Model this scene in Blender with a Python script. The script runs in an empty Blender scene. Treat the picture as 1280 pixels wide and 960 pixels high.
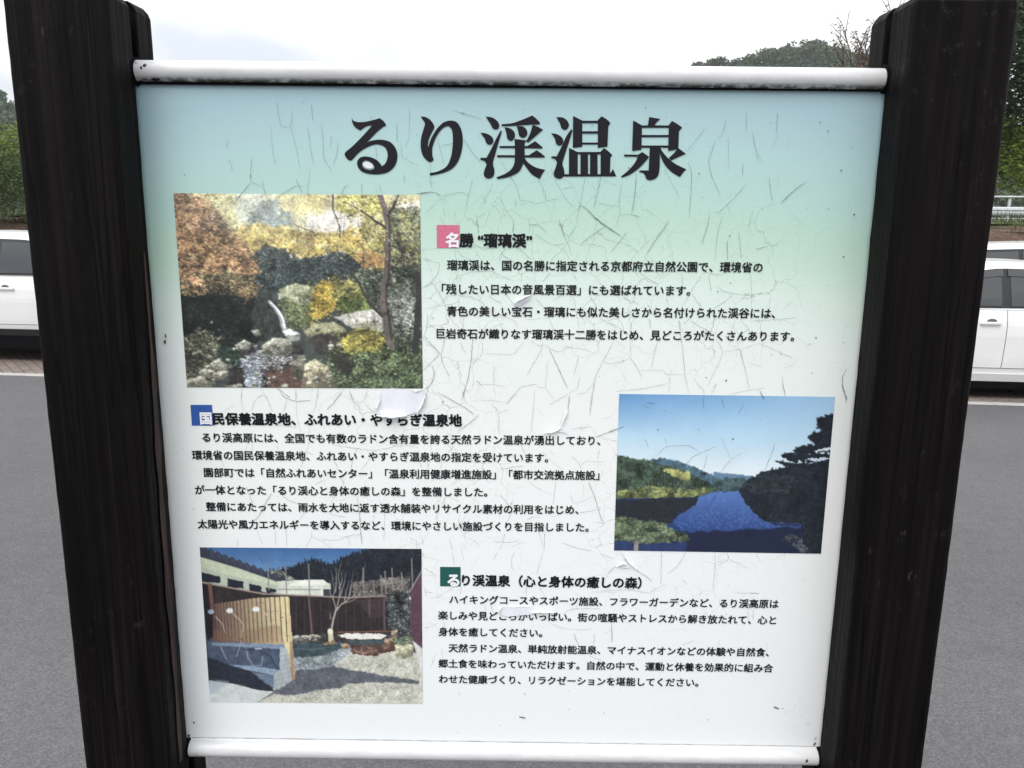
import bpy, bmesh, math, random
import numpy as np
from mathutils import Vector, Matrix
from mathutils.geometry import tessellate_polygon

random.seed(5)
R = math.radians
scene = bpy.context.scene
COL = scene.collection

# ------------------------------------------------------------------ camera
CAM = np.array([0.0137, -1.0405, 1.700])
YAW, PITCH, ROLL, FPX = R(-0.310), R(11.106), R(0.623), 961.0
PANEL_Z = 1.700 - 0.2908            # height of the middle of the panel
_f = np.array([math.sin(YAW)*math.cos(PITCH), math.cos(YAW)*math.cos(PITCH), -math.sin(PITCH)])
_r = np.array([math.cos(YAW), -math.sin(YAW), 0.0])
_u = np.cross(_r, _f)
RIGHT = math.cos(ROLL)*_r + math.sin(ROLL)*_u
UP = -math.sin(ROLL)*_r + math.cos(ROLL)*_u
FWD = _f
cam_data = bpy.data.cameras.new('camera')
cam_data.sensor_width = 36.0
cam_data.lens = FPX/1280*36.0
cam_data.clip_start = 0.05
cam_data.clip_end = 3000
cam = bpy.data.objects.new('camera', cam_data)
COL.objects.link(cam)
cam.matrix_world = Matrix(((RIGHT[0], UP[0], -FWD[0], CAM[0]), (RIGHT[1], UP[1], -FWD[1], CAM[1]),
                           (RIGHT[2], UP[2], -FWD[2], CAM[2]), (0, 0, 0, 1)))
scene.camera = cam

# ------------------------------------------------------------------ world, sun, exposure
SUN_EL, SUN_AZ = R(52), R(205)       # behind the camera, a little to its left
w = bpy.data.worlds.new('World')
scene.world = w
w.use_nodes = True
nt = w.node_tree
nt.nodes.clear()
N = nt.nodes.new
out = N('ShaderNodeOutputWorld'); bg = N('ShaderNodeBackground')
sky = N('ShaderNodeTexSky'); sky.sky_type = 'NISHITA'; sky.sun_disc = False
sky.sun_elevation = SUN_EL; sky.sun_rotation = SUN_AZ
sky.air_density = 1.2; sky.dust_density = 2.0
tc = N('ShaderNodeTexCoord')
sep = N('ShaderNodeSeparateXYZ'); nt.links.new(tc.outputs['Generated'], sep.inputs[0])
mp = N('ShaderNodeMapping'); mp.inputs['Scale'].default_value = (1.6, 1.6, 4.2); mp.inputs['Location'].default_value = (0.10, 0.42, 0.2)
nt.links.new(tc.outputs['Generated'], mp.inputs[0])
nz = N('ShaderNodeTexNoise'); nz.inputs['Scale'].default_value = 2.3; nz.inputs['Detail'].default_value = 6; nz.inputs['Roughness'].default_value = 0.5
nt.links.new(mp.outputs[0], nz.inputs[0])
ramp = N('ShaderNodeValToRGB')
ramp.color_ramp.elements[0].position = 0.40; ramp.color_ramp.elements[0].color = (0.74, 0.785, 0.86, 1)
ramp.color_ramp.elements[1].position = 0.56; ramp.color_ramp.elements[1].color = (1.0, 1.0, 0.995, 1)
nt.links.new(nz.outputs['Fac'], ramp.inputs[0])
el = N('ShaderNodeMapRange'); el.inputs['From Min'].default_value = 0.0; el.inputs['From Max'].default_value = 0.9
el.inputs['To Min'].default_value = 6.5; el.inputs['To Max'].default_value = 18.0
nt.links.new(sep.outputs['Z'], el.inputs['Value'])
mul = N('ShaderNodeVectorMath'); mul.operation = 'SCALE'
nt.links.new(ramp.outputs[0], mul.inputs[0]); nt.links.new(el.outputs[0], mul.inputs['Scale'])
mix = N('ShaderNodeMix'); mix.data_type = 'RGBA'; mix.inputs['Factor'].default_value = 0.95
nt.links.new(sky.outputs[0], mix.inputs[6]); nt.links.new(mul.outputs[0], mix.inputs[7])
nt.links.new(mix.outputs[2], bg.inputs[0]); bg.inputs[1].default_value = 0.1
nt.links.new(bg.outputs[0], out.inputs[0])

sun_d = bpy.data.lights.new('sun', 'SUN'); sun_d.energy = 1.3; sun_d.angle = R(35); sun_d.color = (1.0, 0.96, 0.90)
sun = bpy.data.objects.new('sun', sun_d); COL.objects.link(sun)
sdir = Vector((math.sin(SUN_AZ)*math.cos(SUN_EL), math.cos(SUN_AZ)*math.cos(SUN_EL), math.sin(SUN_EL)))
sun.rotation_euler = sdir.to_track_quat('Z', 'Y').to_euler()
scene.view_settings.view_transform = 'Standard'
scene.view_settings.look = 'None'
scene.view_settings.exposure = 0.42
scene.view_settings.gamma = 1.0
scene.view_settings.use_curve_mapping = False

# ------------------------------------------------------------------ helpers
def lin(c):
    c = np.asarray(c, float)/255.0
    return np.where(c <= 0.04045, c/12.92, ((c+0.055)/1.055)**2.4)

def link(o, parent=None):
    COL.objects.link(o)
    if parent: o.parent = parent
    return o

def mesh_obj(name, verts, faces, mat, parent=None, smooth=False, mats=None, fmats=None):
    me = bpy.data.meshes.new(name)
    me.from_pydata([tuple(map(float, v)) for v in verts], [], faces)
    for m in (mats or [mat]): me.materials.append(m)
    if fmats is not None: me.polygons.foreach_set('material_index', fmats)
    if smooth: me.polygons.foreach_set('use_smooth', [True]*len(me.polygons))
    me.update()
    return link(bpy.data.objects.new(name, me), parent)

def bm_obj(name, bm, mat, parent=None, smooth=False):
    me = bpy.data.meshes.new(name)
    bmesh.ops.recalc_face_normals(bm, faces=bm.faces)
    bm.to_mesh(me); bm.free()
    me.materials.append(mat)
    if smooth: me.polygons.foreach_set('use_smooth', [True]*len(me.polygons))
    return link(bpy.data.objects.new(name, me), parent)

def thing(name, label, cat, loc=(0, 0, 0), rz=0.0, group=None):
    o = bpy.data.objects.new(name, None); COL.objects.link(o)
    o.empty_display_size = 0.1
    o.location = loc; o.rotation_euler = (0, 0, rz)
    o['label'] = label; o['category'] = cat
    if group: o['group'] = group
    return o

def tag(o, label, cat, group=None):
    o['label'] = label; o['category'] = cat
    if group: o['group'] = group
    return o

def setting(o, kind='structure'):
    o['kind'] = kind
    return o

def copy_tree(o, parent=None):
    c = o.copy(); COL.objects.link(c)
    if parent: c.parent = parent
    for ch in list(o.children): copy_tree(ch, c)
    return c

def add_box(bm, c, s, rot=None, bevel=0.0):
    m = Matrix.Translation(c) @ (rot.to_4x4() if rot else Matrix.Identity(4)) @ Matrix.Diagonal((s[0], s[1], s[2], 1))
    g = bmesh.ops.create_cube(bm, size=1.0, matrix=m)
    if bevel:
        es = list({e for v in g['verts'] for e in v.link_edges})
        bmesh.ops.bevel(bm, geom=es, offset=bevel, segments=2, affect='EDGES', profile=0.5)

def add_tube(bm, pts, radii, seg=8, cap=True):
    pts = [Vector(p) for p in pts]
    rings = []
    prev = None
    for i, p in enumerate(pts):
        d = (pts[min(i+1, len(pts)-1)] - pts[max(i-1, 0)]).normalized()
        if prev is None:
            a = d.orthogonal().normalized()
        else:
            a = (prev - d*prev.dot(d))
            a = a.normalized() if a.length > 1e-6 else d.orthogonal().normalized()
        prev = a
        b = d.cross(a)
        r = radii[i] if hasattr(radii, '__len__') else radii
        rings.append([bm.verts.new(p + (a*math.cos(2*math.pi*k/seg) + b*math.sin(2*math.pi*k/seg))*r) for k in range(seg)])
    for A, B in zip(rings, rings[1:]):
        for k in range(seg):
            bm.faces.new((A[k], A[(k+1) % seg], B[(k+1) % seg], B[k]))
    if cap and len(rings) > 1:
        try:
            bm.faces.new(rings[0][::-1]); bm.faces.new(rings[-1])
        except ValueError:
            pass

class Mat:
    """small wrapper over a Principled node tree"""
    def __init__(s, name, color=(0.5, 0.5, 0.5), rough=0.6, metal=0.0, spec=0.5):
        s.m = bpy.data.materials.new(name); s.m.use_nodes = True
        s.t = s.m.node_tree; s.t.nodes.clear()
        s.out = s.n('ShaderNodeOutputMaterial'); s.p = s.n('ShaderNodeBsdfPrincipled')
        s.t.links.new(s.p.outputs[0], s.out.inputs[0])
        s.p.inputs['Base Color'].default_value = (*color, 1)
        s.p.inputs['Roughness'].default_value = rough
        s.p.inputs['Metallic'].default_value = metal
        s.p.inputs['Specular IOR Level'].default_value = spec
    def n(s, t): return s.t.nodes.new(t)
    def l(s, a, b): s.t.links.new(a, b)
    def coord(s, kind='Object', scale=(1, 1, 1), loc=(0, 0, 0)):
        c = s.n('ShaderNodeTexCoord'); m = s.n('ShaderNodeMapping')
        m.inputs['Scale'].default_value = scale; m.inputs['Location'].default_value = loc
        s.l(c.outputs[kind], m.inputs[0]); return m.outputs[0]
    def noise(s, vec, scale=5, detail=4, rough=0.5, dist=0.0):
        n = s.n('ShaderNodeTexNoise'); s.l(vec, n.inputs[0])
        n.inputs['Scale'].default_value = scale; n.inputs['Detail'].default_value = detail
        n.inputs['Roughness'].default_value = rough; n.inputs['Distortion'].default_value = dist
        return n.outputs['Fac']
    def voro(s, vec, scale=5, feature='F1', out='Distance'):
        n = s.n('ShaderNodeTexVoronoi'); n.feature = feature; s.l(vec, n.inputs[0])
        n.inputs['Scale'].default_value = scale
        return n.outputs[out]
    def ramp(s, fac, stops):
        r = s.n('ShaderNodeValToRGB'); s.l(fac, r.inputs[0])
        e = r.color_ramp.elements
        while len(e) < len(stops): e.new(0.5)
        for k, (p, c) in enumerate(stops):
            e[k].position = p
            e[k].color = (c, c, c, 1) if not hasattr(c, '__len__') else (*c, 1)
        return r.outputs[0]
    def math(s, op, a, b=0.0, c=None):
        n = s.n('ShaderNodeMath'); n.operation = op
        for k, v in enumerate((a, b) if c is None else (a, b, c)):
            if isinstance(v, (int, float)): n.inputs[k].default_value = v
            else: s.l(v, n.inputs[k])
        return n.outputs[0]
    def mix(s, fac, a, b, mode='MIX'):
        n = s.n('ShaderNodeMix'); n.data_type = 'RGBA'; n.blend_type = mode
        for k, v in ((0, fac), (6, a), (7, b)):
            if isinstance(v, (int, float)): n.inputs[k].default_value = v
            elif isinstance(v, tuple): n.inputs[k].default_value = (*v, 1)
            else: s.l(v, n.inputs[k])
        return n.outputs[2]
    def color(s, o): s.l(o, s.p.inputs['Base Color'])
    def rough(s, o): s.l(o, s.p.inputs['Roughness'])
    def bump(s, h, strength=0.3, dist=0.01):
        b = s.n('ShaderNodeBump'); b.inputs['Strength'].default_value = strength; b.inputs['Distance'].default_value = dist
        s.l(h, b.inputs['Height']); s.l(b.outputs[0], s.p.inputs['Normal'])
        return b

def ray(x, y):
    d = RIGHT*(x-640)/FPX + UP*(480-y)/FPX + FWD
    return d

def on_panel(x, y):
    """photo pixel -> point (X, Z) of the sign's face, the plane y = 0"""
    d = ray(x, y); t = -CAM[1]/d[1]
    P = CAM + d*t
    return float(P[0]), float(P[2])

def on_ground(x, y, z=0.0):
    d = ray(x, y); t = (z-CAM[2])/d[2]
    P = CAM + d*t
    return float(P[0]), float(P[1])

def at_depth(x, y, Y):
    d = ray(x, y); t = (Y-CAM[1])/d[1]
    P = CAM + d*t
    return float(P[0]), float(P[1]), float(P[2])

# ====================================================================== the notice board
def stain(name, seed, wear):
    """nearly black wood stain with long grain, faded and worn streaks, hairline checks"""
    m = Mat(name, rough=0.6, spec=0.09)
    v = m.coord('Object', (55, 55, 1.3), (seed, 0, 0))
    g = m.noise(v, 1.0, 6, 0.62, 0.4)
    v2 = m.coord('Object', (9, 9, 0.9), (seed*2, 0, 0))
    big = m.noise(v2, 1.0, 4, 0.55)
    v3 = m.coord('Object', (160, 160, 2.2), (seed, 3, 0))
    fine = m.noise(v3, 1.0, 3, 0.5)
    base = m.ramp(g, [(0.32, (0.0016, 0.0012, 0.0012)), (0.52, (0.0036, 0.0026, 0.0026)), (0.72, (0.0092, 0.0066, 0.0064))])
    worn = m.ramp(m.math('MULTIPLY', big, fine), [(0.30, 0.0), (0.45, 1.0)])
    col = m.mix(m.math('MULTIPLY', worn, wear), base, (0.026, 0.0225, 0.0235))
    # warm brown fibres where the stain has thinned, pale scuffs and spots
    v4 = m.coord('Object', (240, 240, 3.2), (seed, 1, 5)); fib = m.noise(v4, 1.0, 4, 0.6, 0.3)
    v5 = m.coord('Object', (7, 7, 2.2), (seed*3, 4, 0)); zone = m.noise(v5, 1.0, 3, 0.55)
    fm = m.math('MULTIPLY', m.ramp(fib, [(0.54, 0.0), (0.66, 1.0)]), m.ramp(zone, [(0.45, 0.0), (0.66, 1.0)]))
    col = m.mix(m.math('MULTIPLY', fm, 0.5), col, (0.024, 0.016, 0.014))
    v6 = m.coord('Object', (60, 60, 34), (seed, 2, 2)); sc = m.noise(v6, 1.0, 5, 0.7)
    v7 = m.coord('Object', (4, 4, 3), (seed, 9, 2)); sz = m.noise(v7, 1.0, 2, 0.5)
    sm = m.math('MULTIPLY', m.ramp(sc, [(0.60, 0.0), (0.70, 1.0)]), m.ramp(sz, [(0.48, 0.0), (0.66, 1.0)]))
    col = m.mix(m.math('MULTIPLY', sm, 0.55), col, (0.055, 0.050, 0.050))
    v8 = m.coord('Object', (34, 34, 0.75), (seed, 6, 1)); ck = m.noise(v8, 1.0, 2, 0.5, 0.2)
    ckm = m.ramp(m.math('ABSOLUTE', m.math('SUBTRACT', ck, 0.5)), [(0.004, 1.0), (0.012, 0.0)])
    col = m.mix(m.math('MULTIPLY', ckm, 0.85), col, (0.0008, 0.0007, 0.0008))
    m.color(col)
    m.rough(m.ramp(fine, [(0.3, 0.50), (0.7, 0.74)]))
    h = m.math('SUBTRACT', m.math('ADD', m.math('MULTIPLY', g, 0.6), m.math('MULTIPLY', fib, 0.6)), m.math('MULTIPLY', ckm, 0.7))
    m.bump(h, 0.40, 0.0012)
    return m.m
M_post_l = stain('dark_stained_wood', 1.0, 0.42)
M_post_r = stain('dark_stained_wood_right', 7.0, 0.40)
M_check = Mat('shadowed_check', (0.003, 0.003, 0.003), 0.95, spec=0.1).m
bw = Mat('bare_reddish_wood', rough=0.8)
_v = bw.coord('Object', (190, 190, 4.0)); _g = bw.noise(_v, 1.0, 5, 0.65, 0.8)
bw.color(bw.ramp(_g, [(0.36, (0.003, 0.0025, 0.0025)), (0.48, (0.018, 0.009, 0.006)), (0.64, (0.095, 0.040, 0.025))]))
bw.bump(_g, 0.5, 0.002)
M_bare = bw.m

sign = thing('notice_board', 'white Japanese hot spring notice board with peeling print between two black timber posts', 'notice board', (0, 0, 0))
D = -CAM[1]
LIP = 0.008
def inner_face(Xp):
    return CAM[0] + (Xp-CAM[0])*(D-LIP)/D

def post(side, mat):
    """a 12 cm square timber with rounded arrises and a slot in the inner face for the panel"""
    xi = inner_face(-0.480 if side < 0 else 0.4805)
    xo = side*0.601
    yf, yb, r, gd = -0.068, 0.052, 0.010, 0.024
    prof = []
    def arc(cx, cy, a0, a1, rr, n=5):
        for k in range(n+1):
            a = R(a0+(a1-a0)*k/n); prof.append((cx+rr*math.cos(a), cy+rr*math.sin(a)))
    s = 1 if xo < xi else -1          # s = +1: inner face looks towards +X
    # written for the left post (outer at x0, inner at x1), mirrored for the right
    x0, x1 = (xo, xi) if s > 0 else (-xo, -xi)
    arc(x0+r, yf+r, 180, 270, r)
    for k in range(1, 6): prof.append((x0+r+(x1-x0-2*r)*k/6, yf))
    arc(x1-r, yf+r, 270, 360, r)
    for k in range(1, 3): prof.append((x1, yf+r+(-LIP-0.001-yf-r)*k/3))
    prof += [(x1, -LIP-0.0015), (x1-0.0015, -LIP), (x1-gd, -LIP), (x1-gd, LIP), (x1-0.0015, LIP), (x1, LIP+0.0015)]
    arc(x1-r*.5, yb-r*.5, 0, 90, r*.5, 3)
    arc(x0+r*.5, yb-r*.5, 90, 180, r*.5, 3)
    if s < 0: prof = [(-x, y) for x, y in prof]
    zs = list(np.linspace(-0.02, 1.972, 110)) + [1.978, 1.983]
    rng = np.random.RandomState(3 if side < 0 else 9)
    def wob(n, k):
        a = rng.normal(0, 1, n)
        ker = np.hanning(k); ker /= ker.sum()
        return np.convolve(np.pad(a, k, 'edge'), ker, 'same')[k:-k]
    n = len(zs)
    wx = [wob(n, 15)*0.0006+wob(n, 3)*0.00016 for _ in prof]
    verts, faces = [], []
    P = len(prof)
    cx = sum(p[0] for p in prof)/P; cy = sum(p[1] for p in prof)/P
    for i, z in enumerate(zs):
        shrink = 0.0 if i < n-2 else (0.003 if i == n-2 else 0.009)
        for j, (x, y) in enumerate(prof):
            d = np.array([x-cx, y-cy]); L = np.linalg.norm(d); d /= L
            k = wx[j][i] - shrink
            verts.append((x+d[0]*k, y+d[1]*k, z))
    for i in range(n-1):
        for j in range(P):
            a, b = i*P+j, i*P+(j+1) % P
            faces.append((a, b, b+P, a+P))
    faces.append(tuple(range((n-1)*P, n*P)))
    bm = bmesh.new()
    vs = [bm.verts.new(v) for v in verts]
    for f in faces: bm.faces.new([vs[k] for k in f])
    o = bm_obj('post', bm, mat, sign)
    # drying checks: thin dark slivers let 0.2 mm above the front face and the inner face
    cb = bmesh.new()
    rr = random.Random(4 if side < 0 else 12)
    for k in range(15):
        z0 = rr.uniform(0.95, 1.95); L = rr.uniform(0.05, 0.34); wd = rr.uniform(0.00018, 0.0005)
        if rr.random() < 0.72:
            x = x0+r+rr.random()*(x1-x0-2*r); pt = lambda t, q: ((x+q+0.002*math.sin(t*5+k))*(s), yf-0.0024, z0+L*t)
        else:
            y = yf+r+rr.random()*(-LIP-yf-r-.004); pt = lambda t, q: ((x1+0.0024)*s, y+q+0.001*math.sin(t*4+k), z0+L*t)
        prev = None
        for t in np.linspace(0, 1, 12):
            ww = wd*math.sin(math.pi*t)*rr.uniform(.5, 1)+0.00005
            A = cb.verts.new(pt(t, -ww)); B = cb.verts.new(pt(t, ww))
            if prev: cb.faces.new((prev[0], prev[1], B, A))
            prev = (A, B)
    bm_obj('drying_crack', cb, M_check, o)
    return o, x1*s
post_l, XL = post(-1, M_post_l)
post_r, XR = post(1, M_post_r)
post_l['label'] = 'black post with a worn reddish strip on its inner arris'
# worn reddish strip on the left post's inner face
vs, fs = [], []
ns = 130
rr = random.Random(2)
for i in range(ns):
    t = i/(ns-1); z = 0.93+0.74*t
    wd = 0.0135*math.sin(math.pi*(0.12+0.86*t))**0.6*(0.72+0.28*math.sin(t*31)*math.sin(t*13))*rr.uniform(.9, 1.1)+.0004; c = -0.038+0.012*t+0.0015*math.sin(t*9)
    vs += [(XL+0.0019, c-wd*0.6, z), (XL+0.0019, c+wd*0.9, z)]
    if i: fs.append((2*i-2, 2*i, 2*i+1, 2*i-1))
mesh_obj('bare_wood', vs, fs, M_bare, post_l)

# ---------------------------------------------------------------- rails
mr = Mat('white_painted_pipe', rough=0.38, spec=0.5)
_v = mr.coord('Object', (14, 60, 60)); _n = mr.noise(_v, 1.2, 6, 0.65)
_v2 = mr.coord('Object', (90, 90, 90)); _n2 = mr.noise(_v2, 1.0, 4, 0.6)
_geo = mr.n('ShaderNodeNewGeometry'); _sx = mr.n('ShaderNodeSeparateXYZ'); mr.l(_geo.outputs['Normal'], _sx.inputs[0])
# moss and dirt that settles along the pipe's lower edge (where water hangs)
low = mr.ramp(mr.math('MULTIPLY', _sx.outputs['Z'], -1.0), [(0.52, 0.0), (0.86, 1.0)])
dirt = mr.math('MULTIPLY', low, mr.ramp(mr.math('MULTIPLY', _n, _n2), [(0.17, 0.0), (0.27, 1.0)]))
spot = mr.ramp(_n2, [(0.70, 0.0), (0.75, 1.0)])
fleck = mr.math('MULTIPLY', spot, mr.ramp(_n, [(0.55, 0.0), (0.65, 1.0)]))
c0 = mr.ramp(_n, [(0.3, (0.56, 0.555, 0.565)), (0.7, (0.70, 0.70, 0.71))])
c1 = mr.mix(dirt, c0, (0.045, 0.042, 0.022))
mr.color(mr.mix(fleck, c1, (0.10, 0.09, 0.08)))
M_rail = mr.m
M_chip = Mat('rust_chip', (0.02, 0.017, 0.015), 0.9, spec=0.2).m
M_dark = Mat('gap_shade', (0.004, 0.004, 0.005), 0.95, spec=0.1).m  # flat black that stands for unlit gaps

def rail(zc, r, x0, x1, seed):
    bm = bmesh.new()
    # a pipe with softly rounded ends
    xs = [x0, x0+0.0008, x0+0.003] + list(np.linspace(x0+0.01, x1-0.01, 30)) + [x1-0.003, x1-0.0008, x1]
    rs = [r*0.78, r*0.93, r*0.99] + [r]*30 + [r*0.99, r*0.93, r*0.78]
    add_tube(bm, [(x, -0.001, zc+0.0006*math.sin(x*3+seed)) for x in xs], rs, 40)
    o = bm_obj('rail', bm, M_rail, sign, smooth=True)
    # chipped paint on the front of the pipe
    cb = bmesh.new(); rr = random.Random(seed)
    def chip(x, a, w, h):
        k = 9; ring = []
        for j in range(k):
            t = 2*math.pi*j/k; q = rr.uniform(0.55, 1.1)
            dx = w*q*math.cos(t); da = h*q*math.sin(t)/r
            aa = a+da
            ring.append(cb.verts.new((x+dx, -0.001-(r+0.00035)*math.cos(aa), zc+(r+0.00035)*math.sin(aa))))
        cb.faces.new(ring)
    return o, chip, cb
z_top = 0.5*(on_panel(640, 81.5)[1]+on_panel(640, 109)[1])+0.0006
z_bot = 0.5*(on_panel(640, 928)[1]+on_panel(640, 949)[1])-0.001
rail_t, chip, cb = rail(z_top, 0.0136, XL-0.0045, XR+0.0045, 3)
rr = random.Random(8)
for x, a, w_, h_ in [(-0.4715, .70, .0028, .0016), (-0.4645, .18, .0016, .0024), (-0.4605, .40, .0022, .0034), (-0.458, .55, .0012, .0030), (-0.453, .72, .005, .0004), (-0.450, -.85, .0040, .0022), (-0.4455, -.85, .0026, .0016), (-0.4635, -.9, .003, .0010)]:
    chip(x, a, w_, h_)
for k in range(34):
    chip(-0.47+0.42*rr.random()**1.4, rr.uniform(-1.25, -0.75), rr.uniform(.0004, .0028), rr.uniform(.0003, .0010))
for k in range(16):
    chip(0.09+0.21*rr.random(), rr.uniform(-1.25, -0.85), rr.uniform(.0005, .003), rr.uniform(.0003, .0009))
for k in range(12):
    chip(rr.uniform(-.45, .45), rr.uniform(-1.1, 1.1), rr.uniform(.0002, .0007), rr.uniform(.0002, .0005))
bm_obj('paint_chip', cb, M_chip, rail_t)['kind'] = 'stuff'
rail_b, chip, cb = rail(z_bot, 0.0128, XL-0.0045, XR+0.0045, 5)
for x, a, w_, h_ in [(0.457, .1, .0016, .0028), (0.4555, .0, .001, .002), (-0.462, -.45, .0018, .0012), (-0.455, -.62, .003, .0007)]:
    chip(x, a, w_, h_)
for k in range(40):
    chip(rr.uniform(-.46, .46), rr.uniform(-1.3, -0.85), rr.uniform(.0004, .004), rr.uniform(.0002, .0006))
bm_obj('paint_chip', cb, M_chip, rail_b)['kind'] = 'stuff'
# black discs standing for the shaded notches round the pipe ends
for zc, r in ((z_top, 0.0175), (z_bot, 0.0160)):
    for xs_, s in ((XL, 1), (XR, -1)):
        bm = bmesh.new()
        add_tube(bm, [(xs_-s*0.010, 0, zc), (xs_+s*0.0016, 0, zc)], r, 28)
        bm_obj('notch_shade', bm, M_dark, post_l if s > 0 else post_r)

# ---------------------------------------------------------------- panel
mpn = Mat('sun_faded_print', rough=0.42, spec=0.45)
tcn = mpn.n('ShaderNodeTexCoord'); sp = mpn.n('ShaderNodeSeparateXYZ'); mpn.l(tcn.outputs['Object'], sp.inputs[0])
Zt = 1.878; Hh = 0.939
fx = mpn.math('POWER', mpn.math('ABSOLUTE', mpn.math('DIVIDE', sp.outputs['X'], 0.48)), 3.0)
vn = mpn.coord('Object', (3.0, 1, 3.0)); cloud = mpn.noise(vn, 1.0, 3, 0.5)
# 0 at the top edge .. 1 at the bottom; the print has faded less along its edges
tt = mpn.math('DIVIDE', mpn.math('SUBTRACT', Zt, sp.outputs['Z']), Hh)
tt = mpn.math('SUBTRACT', tt, mpn.math('MULTIPLY', fx, 0.045))
tt = mpn.math('ADD', tt, mpn.math('MULTIPLY', mpn.math('SUBTRACT', cloud, 0.5), 0.02))
def s2l(r, g, b): return tuple(float(q) for q in lin((r, g, b)))
grad = mpn.ramp(tt, [(0.00, s2l(162, 191, 200)), (0.06, s2l(172, 203, 204)), (0.12, s2l(177, 209, 203)), (0.165, s2l(184, 214, 199)),
                     (0.20, s2l(191, 218, 204)), (0.25, s2l(212, 229, 221)), (0.32, s2l(226, 234, 231)), (0.50, s2l(234, 236, 235)), (1.0, s2l(231, 234, 236))])
fine_v = mpn.coord('Object', (700, 700, 700)); fine = mpn.noise(fine_v, 1.0, 2, 0.5)
weave = mpn.ramp(fine, [(0.3, (0.96, 0.96, 0.96)), (0.7, (1.03, 1.03, 1.03))])
gr = mpn.mix(1.0, grad, weave, 'MULTIPLY')
spv = mpn.coord('Object', (230, 1, 230)); sp1 = mpn.voro(spv, 1.0)
spm = mpn.coord('Object', (9, 1, 9)); sp2 = mpn.noise(spm, 1.0, 3, 0.6)
speck = mpn.math('MULTIPLY', mpn.ramp(sp1, [(0.05, 1.0), (0.12, 0.0)]), mpn.ramp(sp2, [(0.50, 0.0), (0.66, 1.0)]))
# a faint connected web of hairlines in the film, strongest in the middle of the board
wob_v = mpn.n('ShaderNodeVectorMath'); wob_v.operation = 'ADD'; mpn.l(mpn.coord('Object', (1, 0, 1)), wob_v.inputs[0])
wob_n = mpn.n('ShaderNodeTexNoise'); wob_n.inputs['Scale'].default_value = 26; wob_n.inputs['Detail'].default_value = 3; mpn.l(mpn.coord('Object', (1, 0, 1)), wob_n.inputs[0])
wob_s = mpn.n('ShaderNodeVectorMath'); wob_s.operation = 'SCALE'; wob_s.inputs['Scale'].default_value = 0.035; mpn.l(wob_n.outputs['Color'], wob_s.inputs[0]); mpn.l(wob_s.outputs[0], wob_v.inputs[1])
web = mpn.ramp(mpn.voro(wob_v.outputs[0], 21, 'DISTANCE_TO_EDGE'), [(0.004, 1.0), (0.011, 0.0)])
web2 = mpn.ramp(mpn.voro(wob_v.outputs[0], 47, 'DISTANCE_TO_EDGE'), [(0.006, 1.0), (0.015, 0.0)])
zone = mpn.math('MULTIPLY', mpn.ramp(mpn.math('ABSOLUTE', mpn.math('SUBTRACT', tt, 0.42)), [(0.18, 1.0), (0.40, 0.12)]), mpn.ramp(mpn.noise(mpn.coord('Object', (5, 0, 5)), 1.0, 3, .6), [(0.40, 0.0), (0.60, 1.0)]))
zone = mpn.math('MULTIPLY', zone, mpn.ramp(mpn.math('ABSOLUTE', mpn.math('SUBTRACT', sp.outputs['X'], 0.08)), [(0.26, 1.0), (0.38, 0.1)]))
gr = mpn.mix(mpn.math('MULTIPLY', mpn.math('MAXIMUM', web, mpn.math('MULTIPLY', web2, .45)), mpn.math('MULTIPLY', zone, 0.50)), gr, (0.20, 0.195, 0.18))
mpn.color(mpn.mix(mpn.math('MULTIPLY', speck, 0.55), gr, (0.16, 0.15, 0.14)))
mpn.rough(mpn.ramp(cloud, [(0.3, 0.36), (0.7, 0.50)]))
wav = mpn.coord('Object', (28, 1, 28)); wn = mpn.noise(wav, 1.0, 3, 0.5)
mpn.bump(mpn.math('ADD', mpn.math('MULTIPLY', wn, 0.4), mpn.math('MULTIPLY', fine, 0.05)), 0.10, 0.004)
M_panel = mpn.m
bm = bmesh.new()
add_box(bm, (0.5*(XL+XR), 0.0015, 0.5*(z_top+z_bot)), ((XR-XL)+0.036, 0.003, z_top-z_bot))
panel = bm_obj('panel', bm, M_panel, sign)
# black strip standing for the shaded gap under the top pipe, thin grey bead above the bottom pipe
bm = bmesh.new()
add_box(bm, (0.5*(XL+XR), -0.0035, z_top-0.0128), ((XR-XL)-0.004, 0.004, 0.0050), bevel=0.001)
bm_obj('gap_strip', bm, M_dark, panel)
M_bead = Mat('grey_bead', (0.33, 0.32, 0.31), 0.8).m
bm = bmesh.new()
xs = np.linspace(XL+0.003, XR-0.003, 90); rr = random.Random(3)
prev = None
for x in xs:
    z = z_bot+0.0165+rr.uniform(-.0003, .0003); t_ = 0.0003+0.0004*rr.random()
    a = bm.verts.new((x, -0.0007, z-t_)); b = bm.verts.new((x, -0.0007, z+t_))
    if prev: bm.faces.new((prev[0], a, b, prev[1]))
    prev = (a, b)
bm_obj('gap_strip', bm, M_bead, panel)

# ---------------------------------------------------------------- lettering
M_ink = Mat('black_ink', s2l(22, 23, 27), 0.5, spec=0.2).m
M_title = Mat('title_ink', s2l(26, 24, 32), 0.5, spec=0.2).m
M_white_ink = Mat('white_ink', s2l(232, 232, 238), 0.5).m

def glyphs(text):
    c = bpy.data.curves.new('lettering', 'FONT')
    c.body = text; c.size = 1.0; c.resolution_u = 2; c.fill_mode = 'FRONT'
    o = bpy.data.objects.new('lettering', c); COL.objects.link(o)
    dg = bpy.context.evaluated_depsgraph_get(); dg.update()
    me = bpy.data.meshes.new_from_object(o.evaluated_get(dg))
    n = len(me.vertices)
    co = np.empty(n*3); me.vertices.foreach_get('co', co); co = co.reshape(-1, 3)
    fs = [tuple(p.vertices) for p in me.polygons]
    bpy.data.objects.remove(o); bpy.data.curves.remove(c); bpy.data.meshes.remove(me)
    return co, fs

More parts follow.
